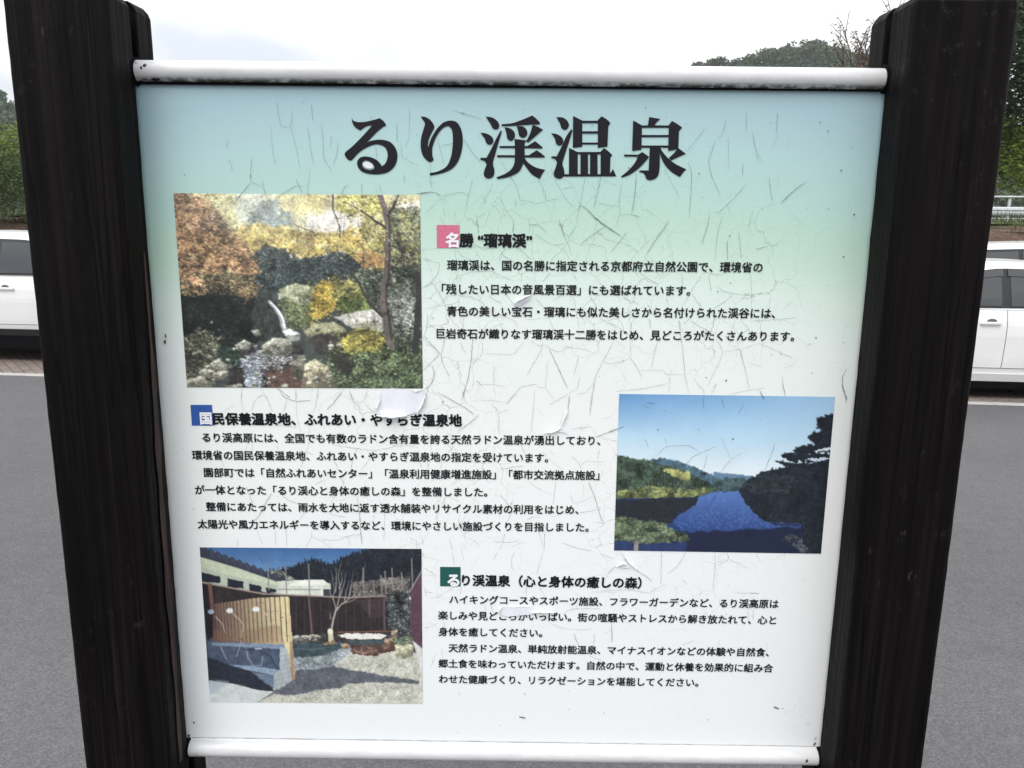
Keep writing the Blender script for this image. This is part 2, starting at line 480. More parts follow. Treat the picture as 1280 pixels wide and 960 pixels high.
EM_MID = 0.376        # the middle of the em box above the baseline
def letter_lines(name, lines, bold, mat, y=-0.0009, ys=1.0):
    V, F = [], []
    for (text, xl, yl, xr, yr) in lines:
        co, fs = glyphs(text)
        a, b = co[:, 0].min(), co[:, 0].max()
        A = np.array(on_panel(xl, yl)); B = np.array(on_panel(xr, yr))
        L = np.linalg.norm(B-A); k = L/(b-a); ex = (B-A)/L; ey = np.array([-ex[1], ex[0]])
        P = A + np.outer((co[:, 0]-a)*k, ex) + np.outer((co[:, 1]-EM_MID)*k*ys, ey)
        o = len(V)
        # heavier weight: the same outline printed again, each pass shifted by a hair
        n = len(P); passes = [(0, 0)]+[(math.cos(R(q)), math.sin(R(q))) for q in ((45, 135, 225, 315) if bold < 0.03 else range(0, 360, 45))]
        for q, (dx, dz) in enumerate(passes):
            V += [(p[0]+dx*bold*k, y-0.00003*q, p[1]+dz*bold*k) for p in P]
            F += [tuple(i+o+q*n for i in f) for f in fs]
    o = mesh_obj(name, V, F, mat, panel)
    return o

letter_lines('body_lettering', [
    ('瑠璃渓は、国の名勝に指定される京都府立自然公園で、環境省の', 559, 331.3, 953, 334.2),
    ('「残したい日本の音風景百選」にも選ばれています。', 552.5, 361.3, 862.5, 363.3),
    ('青色の美しい宝石・瑠璃にも似た美しさから名付けられた渓谷には、', 559, 388.9, 968.5, 391.6),
    ('巨岩奇石が織りなす瑠璃渓十二勝をはじめ、見どころがたくさんあります。', 546, 416.8, 992.5, 420.4)], 0.028, M_ink)
letter_lines('body_lettering', [
    ('るり渓高原には、全国でも有数のラドン含有量を誇る天然ラドン温泉が湧出しており、', 253.2, 546.6, 750.3, 550.7),
    ('環境省の国民保養温泉地、ふれあい・やすらぎ温泉地の指定を受けています。', 240.5, 568.6, 685, 572.2),
    ('園部町では「自然ふれあいセンター」「温泉利用健康増進施設」「都市交流拠点施設」', 255.3, 590.3, 749, 594),
    ('が一体となった「るり渓心と身体の癒しの森」を整備しました。', 244.3, 612, 609, 615),
    ('整備にあたっては、雨水を大地に返す透水舗装やリサイクル素材の利用をはじめ、', 258, 633, 723, 637),
    ('太陽光や風力エネルギーを導入するなど、環境にやさしい施設づくりを目指しました。', 247.5, 654.8, 735.7, 659)], 0.028, M_ink)
letter_lines('body_lettering', [
    ('ハイキングコースやスポーツ施設、フラワーガーデンなど、るり渓高原は', 562, 749, 972.8, 754.7),
    ('楽しみや見どころがいっぱい。街の喧騒やストレスから解き放たれて、心と', 548, 768.8, 969.8, 775),
    ('身体を癒してください。', 548.3, 789.2, 677.6, 791),
    ('天然ラドン温泉、単純放射能温泉、マイナスイオンなどの体験や自然食、', 561, 809.6, 961, 815.2),
    ('郷土食を味わっていただけます。自然の中で、運動と休養を効果的に組み合', 548.4, 828.9, 966, 835),
    ('わせた健康づくり、リラクゼーションを堪能してください。', 548.8, 848.4, 872.8, 853)], 0.028, M_ink)
letter_lines('heading_lettering', [('勝 “瑠璃渓”', 575, 300.3, 664.6, 301)], 0.042, M_ink)
letter_lines('heading_lettering', [('民保養温泉地、ふれあい・やすらぎ温泉地', 266.3, 523.3, 577, 525.4)], 0.040, M_ink)
letter_lines('heading_lettering', [('り渓温泉（心と身体の癒しの森）', 577.8, 725, 801.6, 728.4)], 0.036, M_ink)

def quad(name, px, y, mat, parent):
    P = [on_panel(*p) for p in px]
    return mesh_obj(name, [(p[0], y, p[1]) for p in P], [(0, 3, 2, 1)], mat, parent)
def ink(name, c):
    m = Mat(name, rough=0.45); v = m.coord('Object', (420, 1, 420)); n = m.noise(v, 1, 3, 0.6)
    m.color(m.ramp(n, [(0.35, tuple(float(q) for q in lin(np.array(c)*0.93))), (0.65, tuple(float(q) for q in lin(np.minimum(255, np.array(c)*1.05))))]))
    return m.m
M_pink, M_blue, M_green = ink('faded_pink_ink', (203, 108, 138)), ink('blue_ink', (42, 84, 158)), ink('green_ink', (26, 84, 80))
quad('pink_square', [(546, 281.3), (574.2, 281.3), (574.3, 310), (546.2, 310)], -0.0006, M_pink, panel)
quad('blue_square', [(238.3, 505.9), (265.2, 506), (266.6, 532), (240, 531.8)], -0.0006, M_blue, panel)
quad('green_square', [(550.1, 708.4), (575.7, 708.6), (575.8, 732.8), (550.2, 732.6)], -0.0006, M_green, panel)
letter_lines('white_lettering', [('名', 557.8, 300.2, 572.8, 300.2)], 0.042, M_white_ink, -0.0011)
letter_lines('white_lettering', [('国', 250.8, 522.6, 264.6, 522.7)], 0.034, M_white_ink, -0.0011)
letter_lines('white_lettering', [('る', 560, 724.8, 573.8, 724.9)], 0.045, M_white_ink, -0.0011, 1.0)

# the title: heavy Mincho characters, outlines drawn stroke by stroke.
# (x, y) is a smooth point of an outline, (x, y, 1) a corner; two frames of reference, 5.333 units to the pixel
def spline(pts, n=7):
    P = [np.array(p[:2], float) for p in pts]; C = [len(p) > 2 for p in pts]; m = len(P); o = []
    for i in range(m):
        p0, p1, p2, p3 = P[i-1], P[i], P[(i+1) % m], P[(i+2) % m]
        d = np.linalg.norm(p2-p1)
        t1 = np.zeros(2) if C[i] else (p2-p0)/max(1e-6, np.linalg.norm(p2-p1)+np.linalg.norm(p1-p0))*d
        t2 = np.zeros(2) if C[(i+1) % m] else (p3-p1)/max(1e-6, np.linalg.norm(p3-p2)+np.linalg.norm(p2-p1))*d
        if C[i] and C[(i+1) % m]:
            o.append(p1); continue
        if C[i]: t1 = (p2-p1)*1.0
        if C[(i+1) % m]: t2 = (p2-p1)*1.0
        for k in range(n):
            s = k/n
            o.append((2*s**3-3*s*s+1)*p1+(s**3-2*s*s+s)*t1+(-2*s**3+3*s*s)*p2+(s**3-s*s)*t2)
    return o
def rect(x0, y0, x1, y1): return [(x0, y0, 1), (x1, y0, 1), (x1, y1, 1), (x0, y1, 1)]
A0, B0 = (420, 130), (640, 130)
def sh(pts, dx=1173.3): return [(p[0]+dx,)+tuple(p[1:]) for p in pts]
TITLE = [
 # ru
 (A0, [(106,94,1),(118,112),(150,121),(195,119),(250,107),(292,95,1),(318,115),(336,142,1),(308,157),(262,198),(208,255,1),(255,241),(312,239),(365,256),(400,300),(410,352),(393,412),(350,452),(290,468),(225,466),(175,450),(148,422),(142,388),(158,360),(192,350),(235,356),(275,376),(299,402),(306,416,1),(328,398),(343,362),(344,325),(328,290),(295,272),(258,270),(205,290),(152,325),(110,370),(93,377),(72,362),(58,335),(70,316),(115,278),(180,212),(242,143,1),(205,148),(162,176,1),(132,158),(112,130)], [(176,392),(195,377),(222,382),(247,402),(256,428),(235,440),(203,436),(180,418)]),
 # ri
 (A0, [(566,84,1),(592,86),(622,101),(646,128),(656,155),(642,185),(622,228),(613,268),(615,292,1),(626,252),(645,210),(680,158),(720,122),(765,111),(805,122),(834,168),(845,235),(838,310),(815,380),(775,430),(710,460),(628,477,1),(624,461,1),(680,449),(735,418),(764,362),(777,290),(779,220),(772,172),(750,148),(722,155),(690,186),(660,238),(642,298),(643,345),(650,374),(628,387),(604,374),(578,340),(565,285),(569,222),(585,165),(593,128),(578,104)]),
 # kei (渓)
 (A0, [(998,84,1),(1040,90),(1074,113),(1088,140),(1083,162),(1065,170),(1045,162),(1030,132),(1012,106)]),
 (A0, [(963,191,1),(1005,198),(1038,218),(1050,245),(1039,266),(1020,271),(1003,260),(990,228),(975,208)]),
 (A0, [(1098,177,1),(1106,184,1),(1085,252),(1060,340),(1046,396),(1056,440),(1051,478),(1025,496),(996,490),(985,465),(994,430),(1003,402),(988,379),(963,373,1),(963,359,1),(1003,359,1),(1035,300),(1070,228)]),
 (A0, [(1104,135,1),(1170,129),(1235,108),(1308,77,1),(1335,98),(1361,126,1),(1355,137,1),(1290,138),(1173,146),(1104,148,1)]),
 (A0, [(1123,154,1),(1165,165),(1189,188),(1193,218),(1180,240),(1160,245),(1142,230),(1136,195)]),
 (A0, [(1204,147,1),(1246,151),(1270,172),(1275,200),(1262,220),(1240,224),(1221,210),(1214,178)]),
 (A0, [(1311,140,1),(1345,152),(1381,172,1),(1362,186),(1323,221),(1281,256,1),(1267,248,1),(1292,202)]),
 (A0, [(1191,233,1),(1270,243,1),(1258,262),(1257,365),(1245,405),(1218,452),(1150,486),(1078,500,1),(1069,489,1),(1143,457),(1180,418),(1192,372)]),
 (A0, [(1250,352,1),(1285,394),(1335,424),(1394,439,1),(1376,465),(1359,498,1),(1310,472),(1272,428),(1246,385)]),
 (A0, [(1090,280,1),(1275,280,1),(1328,248,1),(1352,268),(1376,287,1),(1376,297,1),(1275,294,1),(1090,293,1)]),
 (A0, [(1074,341,1),(1285,342,1),(1338,308,1),(1366,328),(1392,350,1),(1390,357,1),(1074,355,1)]),
 # on (温)
 (B0, [(296,87,1),(340,92),(370,115),(379,142),(369,165),(348,172),(330,160),(320,130),(306,105)]),
 (B0, [(261,194,1),(300,202),(331,222),(342,248),(332,270),(315,277),(295,265),(285,230)]),
 (B0, [(396,167,1),(403,177,1),(380,252),(350,345),(336,400),(347,440),(346,478),(320,498),(290,490),(278,465),(289,427),(299,390),(285,367),(261,360,1),(264,349,1),(298,349,1),(335,275),(366,208)]),
 (B0, [(407,80,1),(468,110,1),(468,285,1),(405,293,1)]),
 (B0, [(572,108,1),(597,82,1),(630,102),(656,126,1),(641,150,1),(636,284,1),(572,292,1)]),
 (B0, rect(466,112,574,127)), (B0, rect(466,182,574,197)), (B0, rect(466,257,574,270)),
 (B0, [(380,292,1),(438,322,1),(438,469,1),(379,469,1)]),
 (B0, rect(436,320,593,335)),
 (B0, [(590,318,1),(613,294,1),(645,318),(668,341,1),(655,358,1),(653,469,1),(590,469,1)]),
 (B0, rect(456,333,506,469)), (B0, rect(520,333,570,469)),
 (B0, [(345,468,1),(652,468,1),(673,433,1),(695,482,1),(345,483,1)]),
 # sen (泉)
 (B0, [(914,87,1),(988,100,1),(966,120),(948,144,1),(905,144,1)]),
 (B0, [(807,110,1),(866,143,1),(862,305,1),(800,313,1)]),
 (B0, [(1045,140,1),(1066,113,1),(1102,134),(1133,157,1),(1112,182,1),(1108,300,1),(1040,313,1)]),
 (B0, rect(864,143,1047,158)), (B0, rect(863,207,1044,221)), (B0, rect(863,277,1042,291)),
 (B0, [(918,289,1),(985,289,1),(982,440),(966,488),(926,507),(896,500),(888,478),(874,460),(846,453,1),(850,443,1),(910,443,1)]),
 (B0, [(747,337,1),(840,338,1),(868,320,1),(913,353,1),(888,384),(840,432),(785,470),(734,490,1),(725,484,1),(778,440),(820,390),(838,351,1),(747,350,1)]),
 (B0, [(986,289,1),(1004,320),(1050,371),(1100,406),(1161,435,1),(1138,460),(1119,487,1),(1060,450),(1012,395),(984,325)]),
 (B0, [(1105,293,1),(1132,312),(1158,332,1),(1125,346),(1060,376,1),(1044,361,1),(1082,325)]),
]
V, F = [], []
for k, (org, *loops) in enumerate(TITLE):
    P3, ofs = [], len(V)
    for lp in loops:
        q = spline(lp)
        P3.append([Vector((*on_panel(org[0]+p[0]/5.3333, org[1]+p[1]/5.3333), 0)) for p in q])
    tris = tessellate_polygon(P3)
    flat = [v for l in P3 for v in l]
    yy = -0.0009-0.00004*(k % 5)
    V += [(v.x, yy, v.y) for v in flat]
    F += [tuple(i+ofs for i in t) for t in tris]
mesh_obj('title_lettering', V, F, M_title, panel)

# ====================================================================== the three printed photographs
# flat prints on the panel: a fine grid of vertices carries the ink colours
class Paint:
    def __init__(s, w, h, corners, seed):
        """canvas of w x h; corners = the print's corners (tl, tr, br, bl) in the units the shapes are given in"""
        s.w, s.h = w, h
        s.c = np.zeros((h, w, 3)) + 60.0
        s.rng = np.random.RandomState(seed)
        src = np.array(corners, float); dst = np.array([(0, 0), (w, 0), (w, h), (0, h)], float)
        A = []
        for (x, y), (u, v) in zip(src, dst):
            A.append([x, y, 1, 0, 0, 0, -u*x, -u*y]); A.append([0, 0, 0, x, y, 1, -v*x, -v*y])
        s.H = np.append(np.linalg.solve(np.array(A), dst.ravel()), 1).reshape(3, 3)
        s.k = w/np.linalg.norm(src[1]-src[0])
        s.Y, s.X = np.mgrid[0:h, 0:w].astype(float)+0.5
        s.soft = 0; s.spill = 0.0
        s.jit, s.gap, s.more, s.fine = 0.8, 0.0, 1.9, 0.78
    def pt(s, p):
        q = np.array([(a[0], a[1], 1.0) for a in p]) @ s.H.T
        return q[:, :2]/q[:, 2:3]
    def noise(s, cell, octv=3, rough=0.55, seed=None):
        rng = np.random.RandomState(seed) if seed is not None else s.rng
        o = np.zeros((s.h, s.w)); amp, tot = 1.0, 0.0
        for k in range(octv):
            c = max(1.0, cell/2**k)
            gh, gw = int(s.h/c)+3, int(s.w/c)+3
            g = rng.rand(gh, gw)
            yy, xx = s.Y/c, s.X/c
            i, j = yy.astype(int), xx.astype(int); fy, fx = yy-i, xx-j
            fy = fy*fy*(3-2*fy); fx = fx*fx*(3-2*fx)
            o += amp*((g[i, j]*(1-fx)+g[i, j+1]*fx)*(1-fy)+(g[i+1, j]*(1-fx)+g[i+1, j+1]*fx)*fy)
            tot += amp; amp *= rough
        return o/tot
    def mask(s, pts, rough=0.0, rs=6, soft=0.0):
        P = s.pt(pts); X, Y = s.X, s.Y
        if rough:
            X = X+(s.noise(rs, 3)-.5)*2*rough*s.k*3; Y = Y+(s.noise(rs, 3)-.5)*2*rough*s.k*3
        ins = np.zeros((s.h, s.w), bool)
        for (x1, y1), (x2, y2) in zip(P, np.roll(P, -1, 0)):
            if y1 == y2: continue
            c = ((Y >= y1) != (Y >= y2)) & (X < (x2-x1)*(Y-y1)/(y2-y1)+x1)
            ins ^= c
        m = ins.astype(float)
        for _ in range(int(soft)+s.soft):
            p = np.pad(m, 1, 'edge')
            m = (p[:-2, 1:-1]+p[2:, 1:-1]+p[1:-1, :-2]+p[1:-1, 2:]+2*p[1:-1, 1:-1])/6
        return m
    def put(s, m, col, a=1.0):
        m = (m*a)[..., None]
        s.c = s.c*(1-m)+np.asarray(col, float)*m
    def poly(s, pts, col, rough=0.0, rs=6, soft=0, var=0.0, vs=5, a=1.0):
        m = s.mask(pts, rough, rs, soft)
        c = np.asarray(col, float)
        if var: c = c*(1+var*(s.noise(vs, 3, 0.7)-.5)*2.6)[..., None]
        s.put(m, c, a)
        return m
    def line(s, pts, w0, w1, col, a=1.0, soft=0.7, jit=0.0):
        P = s.pt(pts)
        if jit:
            Q = [P[0]]
            for p, q in zip(P, P[1:]):
                for t in (0.33, 0.66): Q.append(p*(1-t)+q*t+s.rng.normal(0, jit, 2))
                Q.append(q)
            P = np.array(Q)
        n = len(P)-1; best = np.full((s.h, s.w), -9.0)
        for k, (p, q) in enumerate(zip(P, P[1:])):
            W0 = (w0+(w1-w0)*k/n)*s.k/2; W1 = (w0+(w1-w0)*(k+1)/n)*s.k/2
            x0, x1 = sorted((p[0], q[0])); y0, y1 = sorted((p[1], q[1])); mg = max(W0, W1)+3
            a0, a1 = max(0, int(y0-mg)), min(s.h, int(y1+mg)+1); b0, b1 = max(0, int(x0-mg)), min(s.w, int(x1+mg)+1)
            if a0 >= a1 or b0 >= b1: continue
            X, Y = s.X[a0:a1, b0:b1], s.Y[a0:a1, b0:b1]
            d = q-p; L2 = max(1e-6, d @ d)
            t = np.clip(((X-p[0])*d[0]+(Y-p[1])*d[1])/L2, 0, 1)
            dist = np.hypot(X-p[0]-t*d[0], Y-p[1]-t*d[1])
            best[a0:a1, b0:b1] = np.maximum(best[a0:a1, b0:b1], (W0+(W1-W0)*t)-dist)
        s.put(np.clip(best/soft+0.5, 0, 1), col, a)
    def leaves(s, m, pal, n, r=(1.0, 2.2), lum=0.25, dark=0.0, asp=1.6, clump=14, a=0.9):
        """leaf-sized dabs inside a mask; clumps catch more or less of the light"""
        ys, xs = np.nonzero(m > 0.5)
        if len(ys) == 0: return
        cl = s.noise(clump, 3, 0.6)
        pal = np.array(pal, float)
        for k in s.rng.randint(0, len(ys), int(n*s.more)):
            jt = s.jit*(3.6 if s.rng.rand() < s.spill else 1)
            y, x = ys[k]+s.rng.normal(0, jt), xs[k]+s.rng.normal(0, jt)
            rr = s.rng.uniform(*r)*s.fine; c = cl[int(ys[k]), int(xs[k])]
            L = 1+lum*s.rng.normal()+2.6*(c-.5)*(0.5+dark)
            L = min(L, 1.28)
            if s.rng.rand() < s.gap: L *= .42
            col = np.clip(pal[s.rng.randint(len(pal))]*max(0.15, L), 0, 255)
            ra, th = rr*asp, s.rng.uniform(-.7, .7)
            a0, a1 = max(0, int(y-ra-1)), min(s.h, int(y+ra+2)); b0, b1 = max(0, int(x-ra-1)), min(s.w, int(x+ra+2))
            if a0 >= a1 or b0 >= b1: continue
            dx, dy = s.X[a0:a1, b0:b1]-x, s.Y[a0:a1, b0:b1]-y
            u, v = (dx*math.cos(th)+dy*math.sin(th))/ra, (-dx*math.sin(th)+dy*math.cos(th))/rr
            q = (np.exp(-1.1*(u*u+v*v))*a)[..., None]
            s.c[a0:a1, b0:b1] = s.c[a0:a1, b0:b1]*(1-q)+col*q
    def rock(s, pts, light, darkc, rough=2.0):
        m = s.mask(pts, rough, 8)
        P = s.pt(pts); y0, y1 = P[:, 1].min(), P[:, 1].max(); x0, x1 = P[:, 0].min(), P[:, 0].max()
        t = np.clip((s.Y-y0)/(y1-y0+1e-6)*0.85+(s.X-x0)/(x1-x0+1e-6)*0.25+(s.noise(9, 4, .7)-.5)*1.1, 0, 1)
        t = np.clip((t-.35)/.4, 0, 1)[..., None]
        c = np.asarray(light, float)*(1-t)+np.asarray(darkc, float)*t
        c = c*(1+.5*(s.noise(3, 2, .7)-.5))[..., None]
        s.put(m, c)
    def finish(s, fade=0.0, lift=0.0, grain=3.0, sat=1.0, micro=0.0):
        c = s.c*(1+micro*((s.noise(2.6, 2, .8)-.5)*1.5+(s.noise(16, 3, .6)-.5)*1.5))[..., None]
        q = np.pad(c, ((1, 1), (1, 1), (0, 0)), 'edge')
        c = (4*c+q[:-2, 1:-1]+q[2:, 1:-1]+q[1:-1, :-2]+q[1:-1, 2:])/8
        g = (c @ np.array([.3, .59, .11]))[..., None]
        c = g+(np.clip(c, 0, 255)-g)*sat
        c = c+s.rng.normal(0, grain, (s.h, s.w, 1))
        c = c*(1-fade)+np.array([225, 228, 232])*fade+lift
        return np.clip(c, 2, 250)

def print_mesh(name, P, corners_px, label, y=-0.0006):
    w, h = P.w, P.h
    g = P.finish(*P.fin)
    q = np.array([on_panel(*c) for c in corners_px])
    # keep it a true quadrilateral on the panel: bilinear between its corners
    u, v = np.meshgrid(np.linspace(0, 1, w), np.linspace(0, 1, h))
    XZ = (q[0][None, None]*((1-u)*(1-v))[..., None]+q[1][None, None]*(u*(1-v))[..., None]
          + q[2][None, None]*(u*v)[..., None]+q[3][None, None]*((1-u)*v)[..., None])
    co = np.empty((h*w, 3)); co[:, 0] = XZ[..., 0].ravel(); co[:, 1] = y; co[:, 2] = XZ[..., 1].ravel()
    i = np.arange(h*w).reshape(h, w)
    fa = np.stack([i[:-1, :-1], i[1:, :-1], i[1:, 1:], i[:-1, 1:]], -1).reshape(-1, 4)
    me = bpy.data.meshes.new(name)
    me.vertices.add(len(co)); me.vertices.foreach_set('co', co.ravel())
    me.loops.add(fa.size); me.loops.foreach_set('vertex_index', fa.ravel().astype(np.int32))
    me.polygons.add(len(fa)); me.polygons.foreach_set('loop_start', np.arange(0, fa.size, 4, dtype=np.int32))
    me.update(calc_edges=True)
    at = me.color_attributes.new('ink', 'FLOAT_COLOR', 'POINT')
    col = np.ones((h*w, 4)); col[:, :3] = lin(g.reshape(-1, 3))
    at.data.foreach_set('color', col.ravel())
    me.materials.append(M_print)
    o = link(bpy.data.objects.new(name, me), panel)
    o['label'] = label
    return o
mm = Mat('printed_photograph', rough=0.40, spec=0.4)
_a = mm.n('ShaderNodeVertexColor'); _a.layer_name = 'ink'; mm.color(_a.outputs['Color'])
M_print = mm.m

# ---- 1: a stream with a small waterfall between rocks under autumn trees
p = Paint(430, 338, [(60, 40), (1155, 50), (1168, 908), (122, 903)], 11)
p.jit, p.gap, p.soft, p.more, p.spill = 2.6, 0.20, 2, 2.4, 0.22
p.c[:] = (62, 72, 68)
t = p.Y/p.h
p.put((t < .40).astype(float), (214, 205, 150))
p.gap, p.spill = 0.05, 0.14
p.poly([(300,30),(700,30),(700,180),(560,260),(330,240)], (222,220,170), 6, 20, 4, .10, 14)
p.poly([(250,40),(470,40),(440,180),(320,200),(240,150)], (196,206,186), 6, 20, 4, .10, 10)
m = p.poly([(400,150),(440,100),(490,70),(540,85),(575,140),(590,200),(420,205)], (124,148,160), 5, 10, 2, .14, 6)
p.leaves(m, [(116,140,156),(150,168,172),(96,122,140)], 500, (1, 2), .15)
p.poly([(650,130),(700,150),(760,120),(890,125),(905,205),(760,215),(660,215)], (240,234,224), 5, 10, 2, .03)
p.poly([(1040,90),(1160,80),(1160,150),(1050,160)], (238,232,218), 5, 9, 2, .03)
m = p.mask([(300,200),(450,180),(560,195),(640,210),(720,225),(860,205),(1000,200),(1160,190),(1165,400),(900,380),(700,360),(560,370),(430,330),(330,300)], 6, 14)
p.put(m, (206,178,88)); p.leaves(m, [(226,198,92),(236,212,112),(200,166,74),(216,170,82),(176,150,70)], 2600, (1.1, 2.4), .14, .1)
m = p.mask([(520,40),(720,45),(720,120),(640,140),(560,110)], 6, 12); p.leaves(m, [(226,206,124),(214,194,110)], 420, (1, 2.2), .1)
m = p.mask([(150,35),(330,40),(350,180),(320,260),(220,200)], 6, 12); p.leaves(m, [(214,206,132),(190,190,130),(222,210,150)], 700, (1, 2.2), .1)
m = p.mask([(870,310),(1100,300),(1160,330),(1160,380),(900,372)], 4, 10); p.leaves(m, [(206,152,84),(214,168,96)], 700, (1, 2), .14)
p.gap, p.spill = 0.20, 0.22
# dark wood behind
m = p.mask([(420,300),(480,270),(560,290),(600,340),(700,325),(800,300),(880,340),(900,420),(800,440),(720,420),(620,460),(520,470),(430,470),(390,400)], 6, 12)
p.put(m, (44,52,52)); p.leaves(m, [(62,80,78),(36,44,46),(88,104,98),(74,92,96),(30,36,40)], 1500, (1, 2), .22, .25)
# left: orange maples
m = p.mask([(40,30),(130,60),(200,90),(270,150),(310,220),(200,250),(60,230)], 7, 14)
p.put(m, (158,116,88)); p.leaves(m, [(190,144,106),(150,114,88),(216,172,130),(110,92,76),(168,128,92)], 1600, (.9, 1.9), .2, .4, 2.4)
m = p.mask([(55,215),(200,230),(300,225),(380,270),(440,380),(420,410),(300,370),(200,400),(60,420)], 7, 14)
p.put(m, (176,118,72)); p.leaves(m, [(206,152,98),(226,174,114),(180,128,82),(140,98,66),(200,144,92),(86,66,52)], 2500, (.9, 2.0), .2, .45, 2.4)
m = p.poly([(80,320),(190,315),(215,345),(190,372),(85,366)], (48,54,44), 5, 8, 1, .3, 5)
m = p.mask([(80,405),(200,410),(300,400),(400,420),(440,470),(380,510),(240,500),(100,545)], 7, 10)
p.put(m, (58,54,40)); p.leaves(m, [(176,144,96),(132,112,76),(60,62,48),(196,160,106),(36,40,36),(70,70,52)], 1600, (.9, 1.8), .2, .5, 2.4)
# deep shade, left
m = p.mask([(85,500),(250,490),(420,500),(470,560),(470,700),(330,720),(200,690),(100,700)], 6, 12)
p.put(m, (20,25,26)); p.leaves(m, [(28,34,32),(16,20,22),(44,50,44),(34,40,40)], 900, (1, 2.4), .2, .2)
p.poly([(440,480),(500,490),(545,560),(550,670),(440,690),(410,600)], (50,56,52), 5, 8, 1, .4, 5)
# maple boughs in shelves: a lit upper side, a dark gap beneath
for k in range(34):
    x = p.rng.uniform(60, 400); y = p.rng.uniform(60, 500); L = p.rng.uniform(50, 130)
    if x+L > 300+max(0, (y-200))*.5 or (y > 430 and x < 180): continue
    sl = p.rng.uniform(.05, .35)
    q = [(x, y), (x+L*.5, y-10+L*.5*sl), (x+L, y+L*sl), (x+L*.95, y+L*sl+12), (x+L*.4, y+16+L*.3*sl)]
    m = p.mask([(a, b+13) for a, b in q], 4, 6, 1); p.put(m, (62, 50, 40), .55)
    m = p.mask(q, 4, 6, 1); p.leaves(m, [(222,166,112),(204,146,98),(232,186,132),(188,132,92)] if y < 420 else [(190,158,104),(164,132,86)], int(L*.9), (.8, 1.6), .16, .2, 2.0)
# rocks right of the fall
p.rock([(530,470),(600,440),(690,460),(700,560),(640,640),(560,600)], (176,178,140), (86,98,72))
m = p.mask([(540,510),(690,560),(660,640),(580,630)], 6, 8); p.leaves(m, [(120,136,86),(150,156,104),(84,100,66)], 500, (1, 2), .2)
m = p.mask([(690,500),(715,440),(770,430),(800,470),(790,540),(720,590),(672,580)], 4, 8)
p.put(m, (188,170,52)); p.leaves(m, [(212,190,62),(226,206,84),(176,150,48),(196,140,60)], 700, (1, 2), .14, .15)
m = p.mask([(780,440),(850,430),(905,470),(900,520),(800,510)], 4, 8); p.put(m, (150,146,70)); p.leaves(m, [(168,160,82),(188,180,96),(120,122,60)], 500, (1, 2), .18, .2)
m = p.mask([(800,520),(880,500),(935,545),(900,585),(810,585)], 4, 8); p.put(m, (108,128,62)); p.leaves(m, [(122,144,70),(150,166,90),(84,104,52)], 420, (1, 2), .18, .2)
p.rock([(770,590),(900,560),(960,555),(1000,600),(990,660),(860,640)], (222,220,206), (160,160,146))
p.rock([(640,650),(690,618),(780,612),(830,650),(820,720),(740,700),(660,690)], (172,172,126), (70,66,60))
p.poly([(660,680),(740,660),(830,690),(830,760),(740,780),(690,740)], (58,54,52), 5, 8, 1, .3, 5)
# right bank
m = p.mask([(1010,120),(1165,100),(1168,420),(1080,420),(1020,330)], 8, 14)
p.leaves(m, [(92,104,84),(120,128,92),(196,182,96),(64,76,66),(150,150,100)], 1500, (1, 2), .2, .3)
m = p.mask([(840,390),(1000,380),(1168,360),(1168,740),(1060,720),(1000,560),(900,450)], 8, 14)
p.put(m, (70,82,66), .7); p.leaves(m, [(64,78,62),(92,106,84),(44,54,50),(128,138,108),(168,170,140),(34,42,42)], 2300, (1, 2), .22, .3)
m = p.mask([(1030,480),(1130,500),(1120,640),(1050,640)], 6, 10); p.leaves(m, [(206,210,200),(180,186,172),(74,84,70)], 420, (1, 2), .15)
m = p.mask([(790,55),(900,50),(1000,70),(960,150),(860,130),(800,120)], 8, 12); p.leaves(m, [(206,194,98),(186,178,86),(160,152,76),(222,212,124)], 760, (1, 2.1), .16, .15)
m = p.mask([(900,180),(1000,190),(1000,300),(930,300)], 8, 12); p.leaves(m, [(214,190,92),(150,150,90),(200,200,130)], 300, (1, 2), .16)
# lower left bank, stones and the stream
m = p.mask([(105,680),(220,660),(280,740),(340,760),(300,840),(200,910),(110,910)], 5, 10)
p.put(m, (72,74,58)); p.leaves(m, [(104,108,82),(136,138,108),(56,60,48),(160,160,130),(40,44,40)], 900, (1, 2.2), .22, .3)
p.poly([(340,720),(640,720),(650,910),(300,910)], (48,46,46), 5, 12, 1, .5, 8)
p.poly([(470,830),(640,820),(640,910),(490,910)], (104,72,62), 6, 10, 3, .3, 6, .8)
for q, l_, d_ in [([(455,715),(510,680),(580,690),(600,740),(540,775),(470,760)], (204,202,180), (84,86,76)), ([(335,715),(380,690),(410,710),(400,735),(350,738)], (206,206,188), (96,96,88)),
                  ([(225,795),(290,762),(330,780),(325,815),(250,825)], (226,224,204), (130,128,110)), ([(175,830),(210,812),(245,830),(230,862),(190,860)], (214,212,190), (110,108,92)),
                  ([(235,840),(290,826),(292,862),(245,872)], (200,198,178), (96,94,84)), ([(110,870),(190,850),(230,885),(230,912),(110,912)], (190,188,164), (104,102,84)),
                  ([(310,735),(350,725),(352,742),(315,745)], (196,196,184), (120,118,110)), ([(405,650),(440,642),(455,668),(425,676)], (186,184,172), (120,118,110)),
                  ([(300,895),(370,885),(370,912),(290,912)], (182,176,156), (100,96,84)), ([(440,805),(480,800),(485,822),(445,826)], (190,190,180), (90,90,84)),
                  ([(640,800),(690,775),(750,810),(800,880),(810,912),(630,912)], (208,200,160), (104,98,78)), ([(595,760),(650,760),(640,850),(610,880),(590,820)], (132,132,112), (66,66,58))]:
    p.rock(q, l_, d_, 1.5)
m = p.mask([(270,735),(340,735),(365,780),(340,810),(280,790)], 4, 8); p.put(m, (36,58,46), .9); p.leaves(m, [(48,74,56),(30,46,40)], 160)
